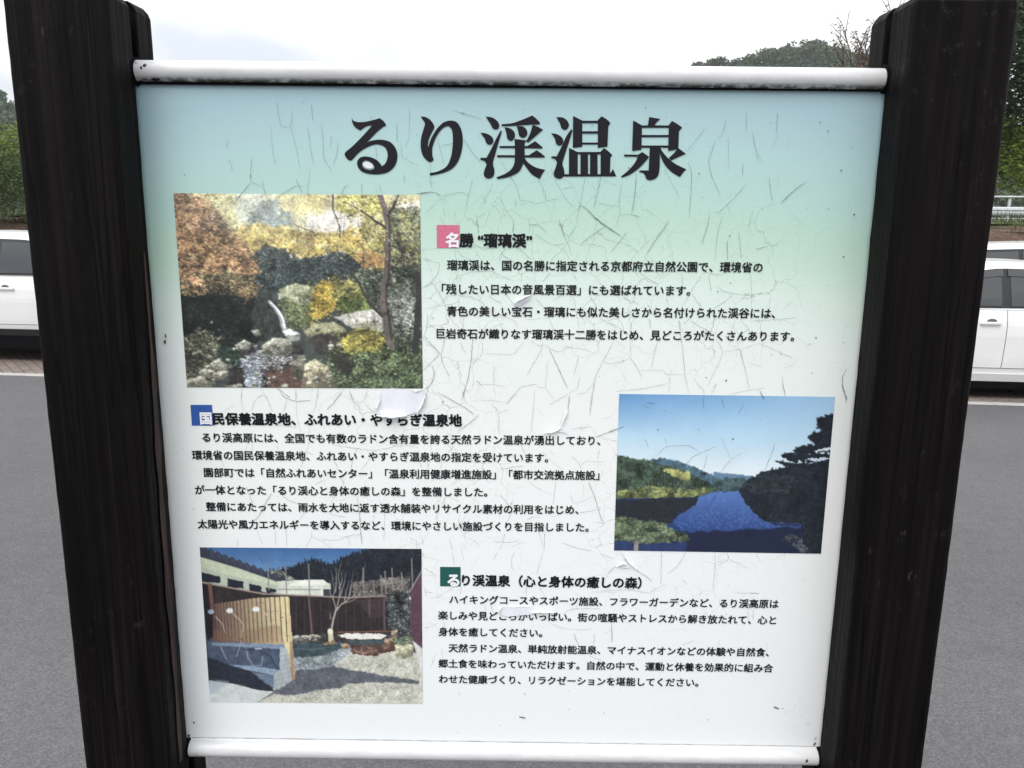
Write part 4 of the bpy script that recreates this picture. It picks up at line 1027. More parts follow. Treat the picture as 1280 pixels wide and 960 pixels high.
# ====================================================================== cracks and peeling of the print film
CR = [
 ((530,270),5.333,"0,290 60,305 105,310;105,310 95,380 50,440 0,475;50,440 100,510 135,580 165,660 205,720 240,740;0,620 60,610 120,585 160,535;115,560 150,535 220,525 290,540 355,547;355,547 390,580 430,620 520,660 600,695;430,530 480,565 522,582;535,500 560,540 600,590 615,610;615,580 660,550 700,530 760,510;220,225 250,265 310,295;240,380 237,440;237,400 290,378 350,370 440,365 500,390 560,420 600,430;200,375 225,395 237,410;500,300 515,250 545,215;330,180 360,205 410,215 500,212;640,215 680,260 715,290;650,380 648,440;350,20 365,80 360,120;600,50 590,110;900,20 930,120 960,180 985,260;740,120 800,165 870,195 940,185;1040,195 1110,130 1200,75;*1130,5 1200,65 1265,95;990,380 1020,430;840,380 790,440;860,560 930,520 980,510;980,530 1005,560 1010,620 1025,690 1035,750;830,670 850,720 870,770;740,545 780,580 800,620;600,690 630,750;690,690 830,680;1100,535 1140,575 1150,610;1170,680 1240,720 1280,745;265,670 260,740;30,720 80,750;25,650 20,730 5,790;0,790 50,860 105,915 60,960;245,840 260,890 280,910;460,740 530,715"),
 ((760,270),5.333,"0,80 85,130;125,105 70,180 20,240;405,35 350,120 300,180 250,270;675,10 660,70 625,180;765,0 740,70 720,180 712,305;795,165 795,300;870,100 880,200 888,285;985,220 1070,200;210,380 270,420 330,455;340,420 380,370;490,380 495,455;620,400 560,490 495,600;560,520 600,580 620,610;645,375 700,385 740,397 790,375;672,395 675,440 688,500;725,465 760,500 820,515 940,530;820,530 790,565 700,615;950,385 955,500 955,620;100,540 160,565 210,590;260,580 290,640;390,540 398,600;180,680 155,700 150,830;0,705 60,735 110,770;275,680 285,750;470,690 490,760;500,720 560,670;550,695 600,730 680,770;705,680 700,740 680,770;845,690 820,770 810,880;880,690 930,740 940,770;945,700 1110,690 1260,677;880,890 890,960"),
 ((230,490),4.741,"345,0 340,50 355,110;400,115 420,50 470,10 490,30 525,115;*570,0 600,35 660,55 750,48;610,45 590,120;665,0 668,130 680,190 695,235;795,0 780,80 765,130;*935,5 890,60 845,105;980,0 1010,60 1060,110;1010,60 1060,62 1090,10;1075,70 1130,125;745,210 740,310 690,450;690,345 770,370;540,200 590,195 670,210;405,300 405,350;555,310 558,345;880,390 910,440 915,460;990,460 1000,400 1030,330;880,310 1000,330 1080,340 1140,345 1260,320;1140,345 1100,400 1050,455;930,500 950,550;780,545 840,515;570,600 620,640 680,660;*520,600 490,650 440,740 410,770;720,710 680,760;*1030,620 1040,720 1055,900;1160,640 1190,720 1185,880;820,870 900,880 975,850 1055,840;975,850 985,910;760,855 820,880 865,920;760,820 760,855 725,915;605,800 610,910;435,825 470,905;540,820 545,905;860,720 960,740;370,560 410,660;220,400 240,440;320,870 320,915"),
 ((490,490),4.741,"*270,0 360,50 440,95 490,135;520,130 460,180 390,230;1185,0 1170,120;330,310 360,340 330,350;760,300 785,360;890,350 960,420 1010,460;640,455 780,435;1065,380 1110,420 1120,460;1120,430 1165,400;1165,410 1260,413;1215,400 1230,340;810,530 880,580 950,610;970,530 955,660;*1165,530 1200,620 1250,780;1055,600 1070,655 1120,650 1190,615;1110,715 1220,695;1205,765 1250,780;330,610 400,650;320,620 295,670;265,720 263,765;350,550 420,500;640,605 700,680 715,640;715,700 680,770;800,755 850,735 880,740;905,820 900,940;670,830 655,890 640,930;600,885 680,890 750,880;340,870 360,940;410,845 500,885 520,920;165,830 190,905;145,880 150,940;1010,890 1080,920 1180,940;1225,855 1240,910;0,315 100,315 155,330;155,340 165,420 180,450;210,400 215,455;725,5 680,75"),
 ((530,690),5.333,"190,0 205,90;5,105 60,140 90,165;250,230 240,280;200,230 110,290 40,310;0,235 15,265 10,285;15,265 60,270;0,505 60,490 90,470;135,460 140,520;600,0 580,60 590,120;795,0 770,80 750,150;490,0 465,50;1280,90 1230,140 1205,185;1110,265 1200,262 1280,265;680,230 680,280;770,235 805,290;930,405 980,375 1180,375;840,470 900,500 980,515 1080,515 1130,505;*1000,540 1015,590 1030,615;1135,540 1130,620;1250,470 1255,590;80,670 60,720 50,755;115,640 125,700;440,340 460,400;405,340 410,390;1100,690 1190,720"),
 ((750,690),5.333,"410,0 405,215;570,0 520,90 450,145;765,0 765,120 750,260;845,0 860,45 780,90;860,45 920,75 990,105;*145,0 175,60 230,110 345,190;50,140 100,90;330,265 440,210;0,255 200,250 330,270;545,620 625,585;550,180 580,215;*985,272 1058,272;900,270 985,272;75,480 80,600;1020,380 1018,450;0,10 90,45;785,620 795,580"),
 ((520,210),4.571,"*0,150 60,138 100,137 150,160;75,60 95,120;150,165 200,148 260,138 300,155;325,65 300,150 285,230;150,170 100,215 50,265;440,90 410,150 370,225;545,55 580,110 595,185;595,185 650,190 690,207 740,190 820,175;480,170 510,235 560,305 555,370;570,175 570,220;640,290 650,325 650,370;650,325 700,322 745,370;690,40 740,150 745,185;770,0 800,80 850,170 900,225 930,240;965,55 950,140 930,240 915,310;1055,50 1040,130 1015,235;*930,215 975,230 1010,270 1080,330 1170,390;1080,335 1030,370 990,405;1175,95 1160,170 1165,260 1140,330;1040,200 1110,215 1160,220;1260,30 1250,150 1230,260;1165,265 1220,265 1275,280;815,305 850,400;915,335 870,400;840,120 905,105;335,260 350,290 395,255;345,290 360,370;215,245 230,280;155,225 170,285"),
 ((790,120),4.0,"470,115 455,190 425,215;415,225 380,330 400,410 440,495;480,205 483,370;570,75 570,180;600,180 615,260 632,325;725,85 722,180;365,160 320,220 275,275;280,330 298,380 295,480 285,610;160,360 200,440 235,500;570,445 500,520 425,590;685,405 690,470 703,530;*865,430 800,480 745,535;185,620 130,700 75,790;390,560 380,640 350,740;475,730 476,825;620,770 680,750;0,595 45,610;22,390 10,540 0,590;70,470 30,510;605,570 580,660;555,340 550,400"),
 ((180,110),4.923,"820,85 830,180 845,235 900,245;915,135 905,245 940,370 960,500;1030,100 1040,200;1010,240 1025,360 1045,480;1090,215 1105,320 1105,430 1155,510;1195,330 1190,410 1165,470;780,235 795,400 808,465;520,320 510,370;525,440 545,505;665,430 655,540 660,580;660,580 610,640 570,688;660,580 730,605;730,570 750,670;805,685 880,630 940,600 1005,607;935,560 975,645;1025,490 1010,600 1010,680;1270,610 1240,595 1205,680;1155,300 1145,360;830,430 808,465"),
 ((420,130),5.333,"405,130 410,250;490,20 490,160 485,250 450,300;435,260 435,350 530,405 555,405;780,45 850,65 970,100;675,225 720,400;700,280 790,262;850,235 900,310 965,390;1090,370 1140,450 1190,525;630,390 635,530;265,280 275,360;455,470 455,530"),
 ((760,480),4.267,"245,390 310,330 430,325 480,355;580,330 460,380 415,425;605,285 640,370 655,400;715,365 650,405 600,470;890,315 860,400 835,460;527,375 510,450;510,60 505,130;605,70 618,130;725,100 690,165;*575,590 525,660 560,710;620,650 595,700;525,700 515,725;*0,260 85,225;300,285 312,320;195,290 215,335;180,110 230,130;*205,98 250,105;*830,80 810,40;560,20 575,0;930,0 945,65;*1245,0 1262,60 1270,95"),
 ((520,400),4.923,"45,95 150,205;150,210 90,265 45,310;155,230 175,290 205,345;175,110 155,230;*350,110 340,240 320,360 280,495;340,260 385,245 410,200 412,130;425,210 500,207 560,215 600,210 670,130;480,280 478,390;410,395 480,397 550,410;370,370 415,410;780,130 770,190 680,340;*820,180 860,260 930,415;690,120 760,160 800,150 830,180 880,200 930,165 1040,180 1110,210;810,250 795,415 850,490;1000,235 970,340;1010,340 990,430;1215,130 1150,255 1110,330 1085,450 1070,590;1150,260 1210,270 1280,245;740,410 790,418;730,430 718,600 705,700;555,520 645,410 740,395;350,500 450,492 550,505;475,520 510,570 510,700;510,570 575,550;820,520 910,470 990,420;*945,465 930,580 895,655;985,455 1040,450 1090,390;955,670 1075,655;*1105,720 1240,665;385,590 260,690;*50,430 100,385 115,330 100,280"),
 ((770,400),4.414,"80,100 80,210 0,240;80,210 120,270 140,315;135,277 270,275 265,298 375,298;230,110 210,180 195,265;345,0 365,150 380,310 400,405;550,100 590,175 575,215 540,290 500,370;590,178 690,160 790,128;430,320 460,370 485,380 485,410;685,165 715,290 735,380;620,410 740,385 820,375;790,385 820,435;555,350 525,410;0,393 150,378 280,350;295,310 290,395;915,310 930,410;*1270,270 1245,310 1250,370 1275,440;790,128 860,158 975,210"),
 ((200,230),3.556,"395,5 350,60 320,95;455,0 480,70;600,10 500,80 470,140;660,20 650,110;690,50 760,80;830,5 790,70;895,0 900,70;975,0 985,45;590,180 690,215;*1140,45 1180,40 1209,35;1209,340 1165,330;365,905 362,960;445,900 480,955;*520,905 580,950;605,905 605,955;710,860 700,955;840,915 860,955;925,910 905,955;775,955 820,915"),
]
M_crack = Mat('grime_in_crack', (0.080, 0.075, 0.070), 0.9, spec=0.2).m
bm = bmesh.new()
rr = random.Random(77)
def ribbon(P, w, y):
    """P in panel metres; a wobbling sliver that thins towards its ends"""
    n = len(P); prev = None
    for i, p in enumerate(P):
        d = P[min(i+1, n-1)]-P[max(i-1, 0)]; L = np.linalg.norm(d)
        if L < 1e-9: continue
        nrm = np.array([-d[1], d[0]])/L; t = i/(n-1)
        ww = w*(min(1, 4*t+0.55, 4*(1-t)+0.5))*rr.uniform(0.6, 1.25)/2
        a = bm.verts.new((p[0]+nrm[0]*ww, y, p[1]+nrm[1]*ww)); b = bm.verts.new((p[0]-nrm[0]*ww, y, p[1]-nrm[1]*ww))
        if prev: bm.faces.new((prev[0], prev[1], b, a))
        prev = (a, b)
k = 0
for org, sc, txt in CR:
    for line in txt.split(';'):
        thick = line.startswith('*'); line = line.strip('*')
        pts = [tuple(map(float, q.split(','))) for q in line.split()]
        pts = [(org[0]+x/sc, org[1]+y/sc) for x, y in pts]
        Q = []
        for (x0, y0), (x1, y1) in zip(pts, pts[1:]):
            L = math.hypot(x1-x0, y1-y0); m = max(2, int(L/2.2))
            for j in range(m):
                t = j/m; Q.append((x0+(x1-x0)*t, y0+(y1-y0)*t))
        Q.append(pts[-1])
        # smooth the kinks, then a fine wobble
        Q = np.array(Q)
        for _ in range(2):
            if len(Q) > 4: Q[1:-1] = (Q[:-2]+2*Q[1:-1]+Q[2:])/4
        if len(Q) > 2: Q[1:-1] += np.array([[rr.gauss(0, .22), rr.gauss(0, .22)] for _ in Q[1:-1]])
        P = np.array([on_panel(*q) for q in Q])
        ribbon(P, 0.00055 if thick else rr.uniform(0.00020, 0.00036), -0.00135-0.00001*(k % 9)); k += 1
# hairline scratches and side branches no longer than a fingernail
def in_print(x, y):
    return (222 < x < 524 and 246 < y < 482) or (774 < x < 1036 and 496 < y < 688) or (256 < x < 526 and 688 < y < 876)
for j in range(170):
    x, y = rr.uniform(545, 1000), rr.triangular(120, 870, 460)
    if rr.random() < .25: x = rr.uniform(230, 560)
    if in_print(x, y) and rr.random() < .8: continue
    a = rr.gauss(math.pi/2, .8); L = rr.uniform(5, 22); Q = []
    for t in range(6):
        Q.append((x, y)); a += rr.gauss(0, .16); x += math.cos(a)*L/5; y += math.sin(a)*L/5
    ribbon(np.array([on_panel(*q) for q in Q]), rr.uniform(0.00010, 0.00020), -0.00145)
crk = bm_obj('surface_crack', bm, M_crack, panel)
crk['kind'] = 'stuff'

# fly specks and dirt
bm = bmesh.new()
def dot(x, y, r, asp=1.0, ang=0.0, yy=-0.00148):
    X, Z = on_panel(x, y); n = 7; vs = []
    for j in range(n):
        t = 2*math.pi*j/n; q = r*rr.uniform(.7, 1.15)
        dx, dz = q*asp*math.cos(t), q*math.sin(t)
        vs.append(bm.verts.new((X+dx*math.cos(ang)-dz*math.sin(ang), yy, Z+dx*math.sin(ang)+dz*math.cos(ang))))
    bm.faces.new(vs)
for (x, y, r) in [(1025,153,.8),(1034.7,164,.8),(1064,184,.7),(1051,213,1.1),(1067,268,1.1),(1035,261,.7),(1054,321,1.0),(953,261,.7),(912,295,.9),(873.5,217,.8),(807,135,.7),(908,421,.9),(916,548.5,1.2),(950.6,523.5,.6),(873,536.5,.6),
                  (831,513,.6),(1019.5,422,1.0),(1012,430,.7),(964,443,.6),(976,442.5,.7),(1054,428,.7),(231,218.6,.7),(313.5,220,.8),(380,128,.6),(554,502,1.0),(912.6,353.6,.8),(897,364.5,.8),(907.5,475.5,1.2),(598,298,.6),(882.5,471.6,.9),
                  (1015,466,.6),(242.5,636,.6),(656,867,.9),(574,866,.7),(710,863,.7),(755,891,.8),(884,899,.9),(711,886,.6),(625,906,.6),(572,915,.6),(786,210,.9),(740,157,.7),(656,137,.5),(597,140,.5)]:
    dot(x, y, r*0.00105)
for (x, y, r, a, g) in [(207.5,420,.0012,2.6,1.5),(206.6,427,.0018,1.8,1.55),(654,896.5,.0010,4.5,-.25),(650,895.5,.0012,1.2,0),(970,884,.0011,5,-.4),(978,885,.0006,2,0),(242.8,902.5,.0017,1.2,1.5),(236.5,919,.0022,1.3,1.0),(1018,929,.0016,2.6,.9),(1019,922,.0006,5,.8),(579,141.8,.0006,6,-.25),(822,537,.0008,1.5,0)]:
    dot(x, y, r, a, g)
for j in range(420):
    u = rr.random()
    if u < .35: x, y = rr.gauss(1000, 14), rr.gauss(897, 17)
    elif u < .6: x, y = rr.gauss(1055, 22), rr.uniform(130, 560)
    else: x, y = rr.uniform(200, 1040), rr.uniform(125, 915)
    if x > 1095-0.103*(y-117): continue
    dot(x, y, rr.uniform(.00018, .00052)*(1 if u > .35 else .85))
spk = bm_obj('dirt_speck', bm, M_crack, panel); spk['kind'] = 'stuff'

# places where the film has come away: the lavender-white board shows and the film's rim curls forward
mfl = Mat('bare_board', rough=0.55); _v = mfl.coord('Object', (60, 1, 60)); _n = mfl.noise(_v, 1, 4, .6)
mfl.color(mfl.ramp(_n, [(0.3, s2l(219, 220, 230)), (0.7, s2l(232, 232, 238))])); M_under = mfl.m
M_film = Mat('curled_film', s2l(240, 240, 241), 0.5).m
def flake(bare, curls):
    P = [on_panel(*q) for q in bare]
    n = len(P)
    tri = tessellate_polygon([[Vector((p[0], p[1], 0)) for p in P]])
    o = mesh_obj('bare_patch', [(p[0], -0.00155, p[1]) for p in P], [tuple(t) for t in tri], M_under, panel)
    for pts, rad, flip in curls:
        # a lip of film rolling towards the viewer along pts, thinning out at both ends
        Q = []
        for (a, b) in zip(pts, pts[1:]):
            for j in range(6): Q.append((a[0]+(b[0]-a[0])*j/6, a[1]+(b[1]-a[1])*j/6))
        Q.append(pts[-1]); Q = np.array([on_panel(*q) for q in Q]); m = len(Q); V, F = [], []; K = 7
        for i in range(m):
            d = Q[min(i+1, m-1)]-Q[max(i-1, 0)]; d /= max(1e-9, np.linalg.norm(d)); nr = np.array([-d[1], d[0]])*flip
            r = rad*math.sin(math.pi*(i+.25)/(m-.5))**.6*(0.9+0.1*math.sin(i*1.7))
            for j in range(K):
                a = math.pi*0.78*j/(K-1)
                off = r*math.sin(a)*1.25; up = r*(1-math.cos(a))
                V.append((Q[i][0]+nr[0]*off, -0.0017-up, Q[i][1]+nr[1]*off))
            if i: F += [((i-1)*K+j, i*K+j, i*K+j+1, (i-1)*K+j+1) for j in range(K-1)]
        mesh_obj('curled_edge', V, F, M_film, o, smooth=True) if False else mesh_obj('curled_edge', V, F, M_film, panel, smooth=True)
def tpx(org, sc, s): return [(org[0]+float(q.split(',')[0])/sc, org[1]+float(q.split(',')[1])/sc) for q in s.split()]
T6 = ((300, 470), 4.923)
flake(tpx(*T6, "882,84 905,80 940,74 985,79 1038,84 1062,93 1082,96 1140,82 1128,132 1108,186 1086,222 1040,238 965,250 900,240 848,228 862,190 872,148 866,112"),
      [(tpx(*T6, "838,244 880,256 945,264 1000,256 1030,246"), .0062, 1), (tpx(*T6, "1085,226 1110,184 1130,130 1142,82"), .0026, -1), (tpx(*T6, "828,226 856,190 874,146 868,96"), .0028, 1), (tpx(*T6, "1046,82 1082,98 1138,82"), .0012, 1)])
T1 = ((520, 400), 4.923)
flake(tpx(*T1, "838,682 896,660 938,702 900,690"), [(tpx(*T1, "780,692 850,676 897,655"), .0022, -1), (tpx(*T1, "897,655 912,620 930,580 938,550"), .0020, 1)])
TA = ((530, 270), 5.333)
flake(tpx(*TA, "604,590 640,574 680,556 700,560 650,592 615,604"), [(tpx(*TA, "600,588 650,566 720,526"), .0036, 1)])
TE = ((530, 690), 5.333)
flake(tpx(*TE, "520,362 600,366 660,360 740,370 860,394 770,404 720,412 640,420 560,428 505,416"), [(tpx(*TE, "505,412 510,385 525,360"), .0022, 1), (tpx(*TE, "715,394 770,382 865,396"), .0026, -1), (tpx(*TE, "520,361 600,365 660,359 720,365"), .0006, 1)])
TF = ((750, 690), 5.333)
flake(tpx(*TF, "108,88 150,60 178,80 200,104 150,104"), [(tpx(*TF, "140,-6 178,62 240,118"), .0022, 1), (tpx(*TF, "104,90 150,58 178,76"), .0026, -1)])
# the worn loop of the first title character
flake([(420+x/5.333, 130+y/5.333) for x, y in [(180,398),(198,388),(222,390),(245,405),(250,422),(232,432),(206,428),(186,412)]], [])

# ====================================================================== the car park and what lies behind it
# ---- asphalt
ma = Mat('asphalt', rough=0.85, spec=0.35)
v = ma.coord('Object', (1, 1, 1))
big = ma.noise(v, 0.5, 4, 0.6); agg = ma.voro(v, 170, out='Color'); n1 = ma.noise(v, 300, 2, 0.6); n2 = ma.noise(v, 14, 4, 0.6)
sepc = ma.n('ShaderNodeSeparateColor'); ma.l(agg, sepc.inputs[0])
g = ma.math('ADD', ma.math('MULTIPLY', sepc.outputs[0], 0.45), ma.math('MULTIPLY', n1, 0.55))
c = ma.ramp(g, [(0.22, (0.070, 0.069, 0.072)), (0.50, (0.100, 0.098, 0.101)), (0.76, (0.134, 0.131, 0.133)), (0.84, (0.26, 0.25, 0.25))])
c = ma.mix(1.0, c, ma.ramp(ma.math('ADD', ma.math('MULTIPLY', big, .6), ma.math('MULTIPLY', n2, .4)), [(0.32, (0.80, 0.80, 0.81)), (0.68, (1.12, 1.12, 1.11))]), 'MULTIPLY')
st = ma.ramp(ma.noise(ma.coord('Object', (0.9, 2.4, 1), (3, 1, 0)), 1.0, 5, .62, .5), [(0.60, 0.0), (0.72, 1.0)])
c = ma.mix(ma.math('MULTIPLY', st, 0.45), c, (0.060, 0.059, 0.061))
ma.color(c); ma.bump(g, 0.22, 0.003)
M_asphalt = ma.m

# kerb line of the parking bays, taken from where it meets the ground on either side of the board
KL = np.array(on_ground(0, 469)); KR = np.array(on_ground(1280, 507.5))
KD = (KR-KL)/np.linalg.norm(KR-KL); KN = np.array([-KD[1], KD[0]])        # along the kerb, away from the camera
KANG = math.atan2(KD[1], KD[0])
def kp(s, t, z=0.0):
    """s metres along the kerb from the middle, t metres behind it"""
    m = (KL+KR)/2
    return (m[0]+KD[0]*s+KN[0]*t, m[1]+KD[1]*s+KN[1]*t, z)
def sheet(name, s0, s1, t0, t1, z, mat, ns=1):
    return mesh_obj(name, [kp(s0, t0, z), kp(s1, t0, z), kp(s1, t1, z), kp(s0, t1, z)], [(0, 1, 2, 3)], mat)

# one ground sheet, out to the horizon
G = 900
gm = Mat('far_ground', rough=0.95); v = gm.coord('Object', (1, 1, 1)); gn = gm.noise(v, 0.03, 4, .6)
gm.color(gm.ramp(gn, [(0.3, (0.045, 0.055, 0.022)), (0.7, (0.085, 0.085, 0.045))]))
setting(mesh_obj('ground', [(-G, -G, -0.02), (G, -G, -0.02), (G, G, -0.02), (-G, G, -0.02)], [(0, 1, 2, 3)], gm.m))
o = sheet('car_park_asphalt', -60, 60, -50, 0.0, 0.0, M_asphalt); setting(o)

# ---- concrete edging, block paving
mc = Mat('concrete_edging', rough=0.85); v = mc.coord('Object', (1, 1, 1)); n = mc.noise(v, 30, 5, .65); n2 = mc.noise(v, 3, 3, .6)
mc.color(mc.mix(0.5, mc.ramp(n, [(0.3, (0.30, 0.295, 0.28)), (0.7, (0.44, 0.43, 0.41))]), mc.ramp(n2, [(0.3, (0.30, 0.29, 0.275)), (0.7, (0.45, 0.44, 0.42))])))
mc.bump(n, .3, .004)
bm = bmesh.new()
for k in range(-50, 50):
    p = kp(k*0.6+0.3, 0.06, -0.042)
    add_box(bm, p, (0.594, 0.12, 0.1), Matrix.Rotation(KANG, 3, 'Z'), 0.006)
o = bm_obj('kerb', bm, mc.m); setting(o)

mb = Mat('block_paving', rough=0.85)
tcn = mb.n('ShaderNodeTexCoord'); mpn = mb.n('ShaderNodeMapping'); mpn.inputs['Rotation'].default_value = (0, 0, -KANG+R(45))
mb.l(tcn.outputs['Object'], mpn.inputs[0])
br = mb.n('ShaderNodeTexBrick'); mb.l(mpn.outputs[0], br.inputs[0])
br.inputs['Scale'].default_value = 1.0; br.inputs['Brick Width'].default_value = 0.2; br.inputs['Row Height'].default_value = 0.1
br.inputs['Mortar Size'].default_value = 0.006; br.inputs['Mortar Smooth'].default_value = 0.3; br.inputs['Bias'].default_value = 0.1
br.inputs['Color1'].default_value = (0.165, 0.128, 0.112, 1); br.inputs['Color2'].default_value = (0.225, 0.185, 0.165, 1); br.inputs['Mortar'].default_value = (0.05, 0.046, 0.04, 1)
v = mb.coord('Object', (1, 1, 1)); n = mb.noise(v, 40, 4, .6)
mb.color(mb.mix(1.0, br.outputs['Color'], mb.ramp(n, [(0.3, (0.8, 0.8, 0.8)), (0.7, (1.12, 1.1, 1.1))]), 'MULTIPLY'))
mb.bump(br.outputs['Fac'], -0.5, 0.006)
setting(sheet('block_paving', -60, 60, 0.12, 9.0, 0.004, mb.m))

# ---- the embankment behind the bays: brown earth, then rough grass, a road on top
BANK = [(9.0, 0.004), (9.3, 0.25), (10.2, 1.05), (11.0, 1.82), (11.6, 2.06), (13.0, 2.12), (22, 2.16), (60, 2.6), (140, 5.0)]
me_ = Mat('earth_bank', rough=0.95); v = me_.coord('Object', (1, 1, 1)); n = me_.noise(v, 3.0, 6, .7); n2 = me_.noise(v, 22, 4, .7)
geo = me_.n('ShaderNodeNewGeometry'); sx = me_.n('ShaderNodeSeparateXYZ'); me_.l(geo.outputs['Position'], sx.inputs[0])
earth = me_.ramp(me_.math('ADD', me_.math('MULTIPLY', n, .5), me_.math('MULTIPLY', n2, .5)), [(0.3, (0.045, 0.026, 0.019)), (0.5, (0.105, 0.062, 0.046)), (0.68, (0.19, 0.135, 0.105))])
gcol = me_.ramp(n2, [(0.3, (0.030, 0.045, 0.014)), (0.7, (0.085, 0.105, 0.035))])
hz = me_.math('ADD', sx.outputs['Z'], me_.math('MULTIPLY', me_.math('SUBTRACT', n, 0.5), 0.35))
me_.color(me_.mix(me_.ramp(me_.math('MULTIPLY', hz, 0.5), [(0.985, 0.0), (1.03, 1.0)]), earth, gcol))
me_.bump(n2, 0.8, 0.05)
rng = np.random.RandomState(4)
S = np.linspace(-95, 95, 230); V, F = [], []
prof = []
for (t0, z0), (t1, z1) in zip(BANK, BANK[1:]):
    m = 7 if t1 < 14 else 4
    for k in range(m): prof.append((t0+(t1-t0)*k/m, z0+(z1-z0)*k/m))
prof.append(BANK[-1])
for j, (t, z) in enumerate(prof):
    for s in S:
        q = 0.0 if j == 0 else 0.10
        V.append(kp(s, t+rng.normal(0, q*.7), z+rng.normal(0, q*.35)*(1 if t < 14 else .6)))
nS = len(S)
for j in range(len(prof)-1):
    for i in range(nS-1): F.append((j*nS+i, j*nS+i+1, (j+1)*nS+i+1, (j+1)*nS+i))
o = mesh_obj('embankment', V, F, me_.m, smooth=True); setting(o)

# ---- rough grass along the top of the bank
def leaf_mat(name, lo, mid, hi, sc=0.6):
    m = Mat(name, rough=0.6, spec=0.3)
    v = m.coord('Object', (1, 1, 1)); n = m.noise(v, sc, 4, .65); n2 = m.noise(v, sc*9, 3, .6)
    m.color(m.ramp(m.math('ADD', m.math('MULTIPLY', n, .55), m.math('MULTIPLY', n2, .45)), [(0.32, lo), (0.5, mid), (0.68, hi)]))
    tr = m.n('ShaderNodeBsdfTranslucent'); tr.inputs[0].default_value = (*[q*1.2 for q in mid], 1)
    mx = m.n('ShaderNodeMixShader'); mx.inputs[0].default_value = 0.22
    m.l(m.p.outputs[0], mx.inputs[1]); m.l(tr.outputs[0], mx.inputs[2]); m.l(mx.outputs[0], m.out.inputs[0])
    return m.m
M_grass = leaf_mat('rough_grass', (0.035, 0.050, 0.012), (0.075, 0.095, 0.028), (0.15, 0.15, 0.06), 1.5)
V, F = [], []
rr = random.Random(31)
def bank_z(t):
    return float(np.interp(t, [b[0] for b in BANK], [b[1] for b in BANK]))
for k in range(11000):
    t = rr.uniform(10.9, 12.6) if k % 3 else rr.uniform(12.6, 19); s = rr.uniform(-28, 28)
    x, y, _ = kp(s, t); z = bank_z(t)-0.03; a = rr.uniform(0, 6.28); h = rr.uniform(.08, .30)*(0.5+rr.random()); wd = rr.uniform(.006, .016); b = rr.uniform(.02, .16)
    dx, dy = math.cos(a), math.sin(a); n0 = len(V)
    V += [(x-dy*wd, y+dx*wd, z), (x+dy*wd, y-dx*wd, z), (x+dx*b*.4+dy*wd*.6, y+dy*b*.4-dx*wd*.6, z+h*.65), (x+dx*b*.4-dy*wd*.6, y+dy*b*.4+dx*wd*.6, z+h*.65), (x+dx*b, y+dy*b, z+h)]
    F += [(n0, n0+1, n0+2, n0+3), (n0+3, n0+2, n0+4)]
o = mesh_obj('grass', V, F, M_grass); setting(o, 'stuff')

# ---- guard rail on the embankment
mz = Mat('galvanised_steel', rough=0.45, metal=0.35, spec=0.5); v = mz.coord('Object', (2, 2, 2)); n = mz.noise(v, 6, 5, .6)
mz.color(mz.ramp(n, [(0.3, (0.52, 0.54, 0.56)), (0.7, (0.70, 0.72, 0.74))])); M_steel = mz.m
mw_ = Mat('white_rail_paint', rough=0.5); v = mw_.coord('Object', (3, 3, 3)); n = mw_.noise(v, 4, 5, .6)
mw_.color(mw_.ramp(n, [(0.3, (0.44, 0.46, 0.48)), (0.7, (0.60, 0.62, 0.64))])); M_whitep = mw_.m
gr = thing('guard_rail', 'white steel guard rail with a pipe rail above, along the grassy bank', 'guard rail')
T_ = 18.0; z0 = bank_z(T_)
Wp = [(-.10, 0.0), (-.075, .035), (-.03, .05), (-.012, .01), (.012, .01), (.03, .05), (.075, .035), (.10, 0.0)]   # (height, towards the car park)
bm = bmesh.new()
ss = np.linspace(2, 46, 23); rows = []
for s in ss:
    rows.append([bm.verts.new(kp(s, T_-0.08-dy, z0+0.40+h*1.3)) for h, dy in Wp])
for A, B in zip(rows, rows[1:]):
    for k in range(len(Wp)-1): bm.faces.new((A[k], B[k], B[k+1], A[k+1]))
bm_obj('beam', bm, M_whitep, gr)
for z, r, m in ((z0+0.84, 0.030, M_whitep), (z0+0.17, 0.022, M_whitep)):
    bm = bmesh.new(); add_tube(bm, [kp(2, T_-.05, z), kp(46, T_-.05, z)], r, 10); bm_obj('pipe_rail', bm, m, gr, smooth=True)
for k in range(1, 23):
    bm = bmesh.new(); add_tube(bm, [kp(k*2.0+0.3, T_, z0-.3), kp(k*2.0+0.3, T_, z0+0.88)], 0.045, 12); bm_obj('rail_post', bm, M_whitep, gr)

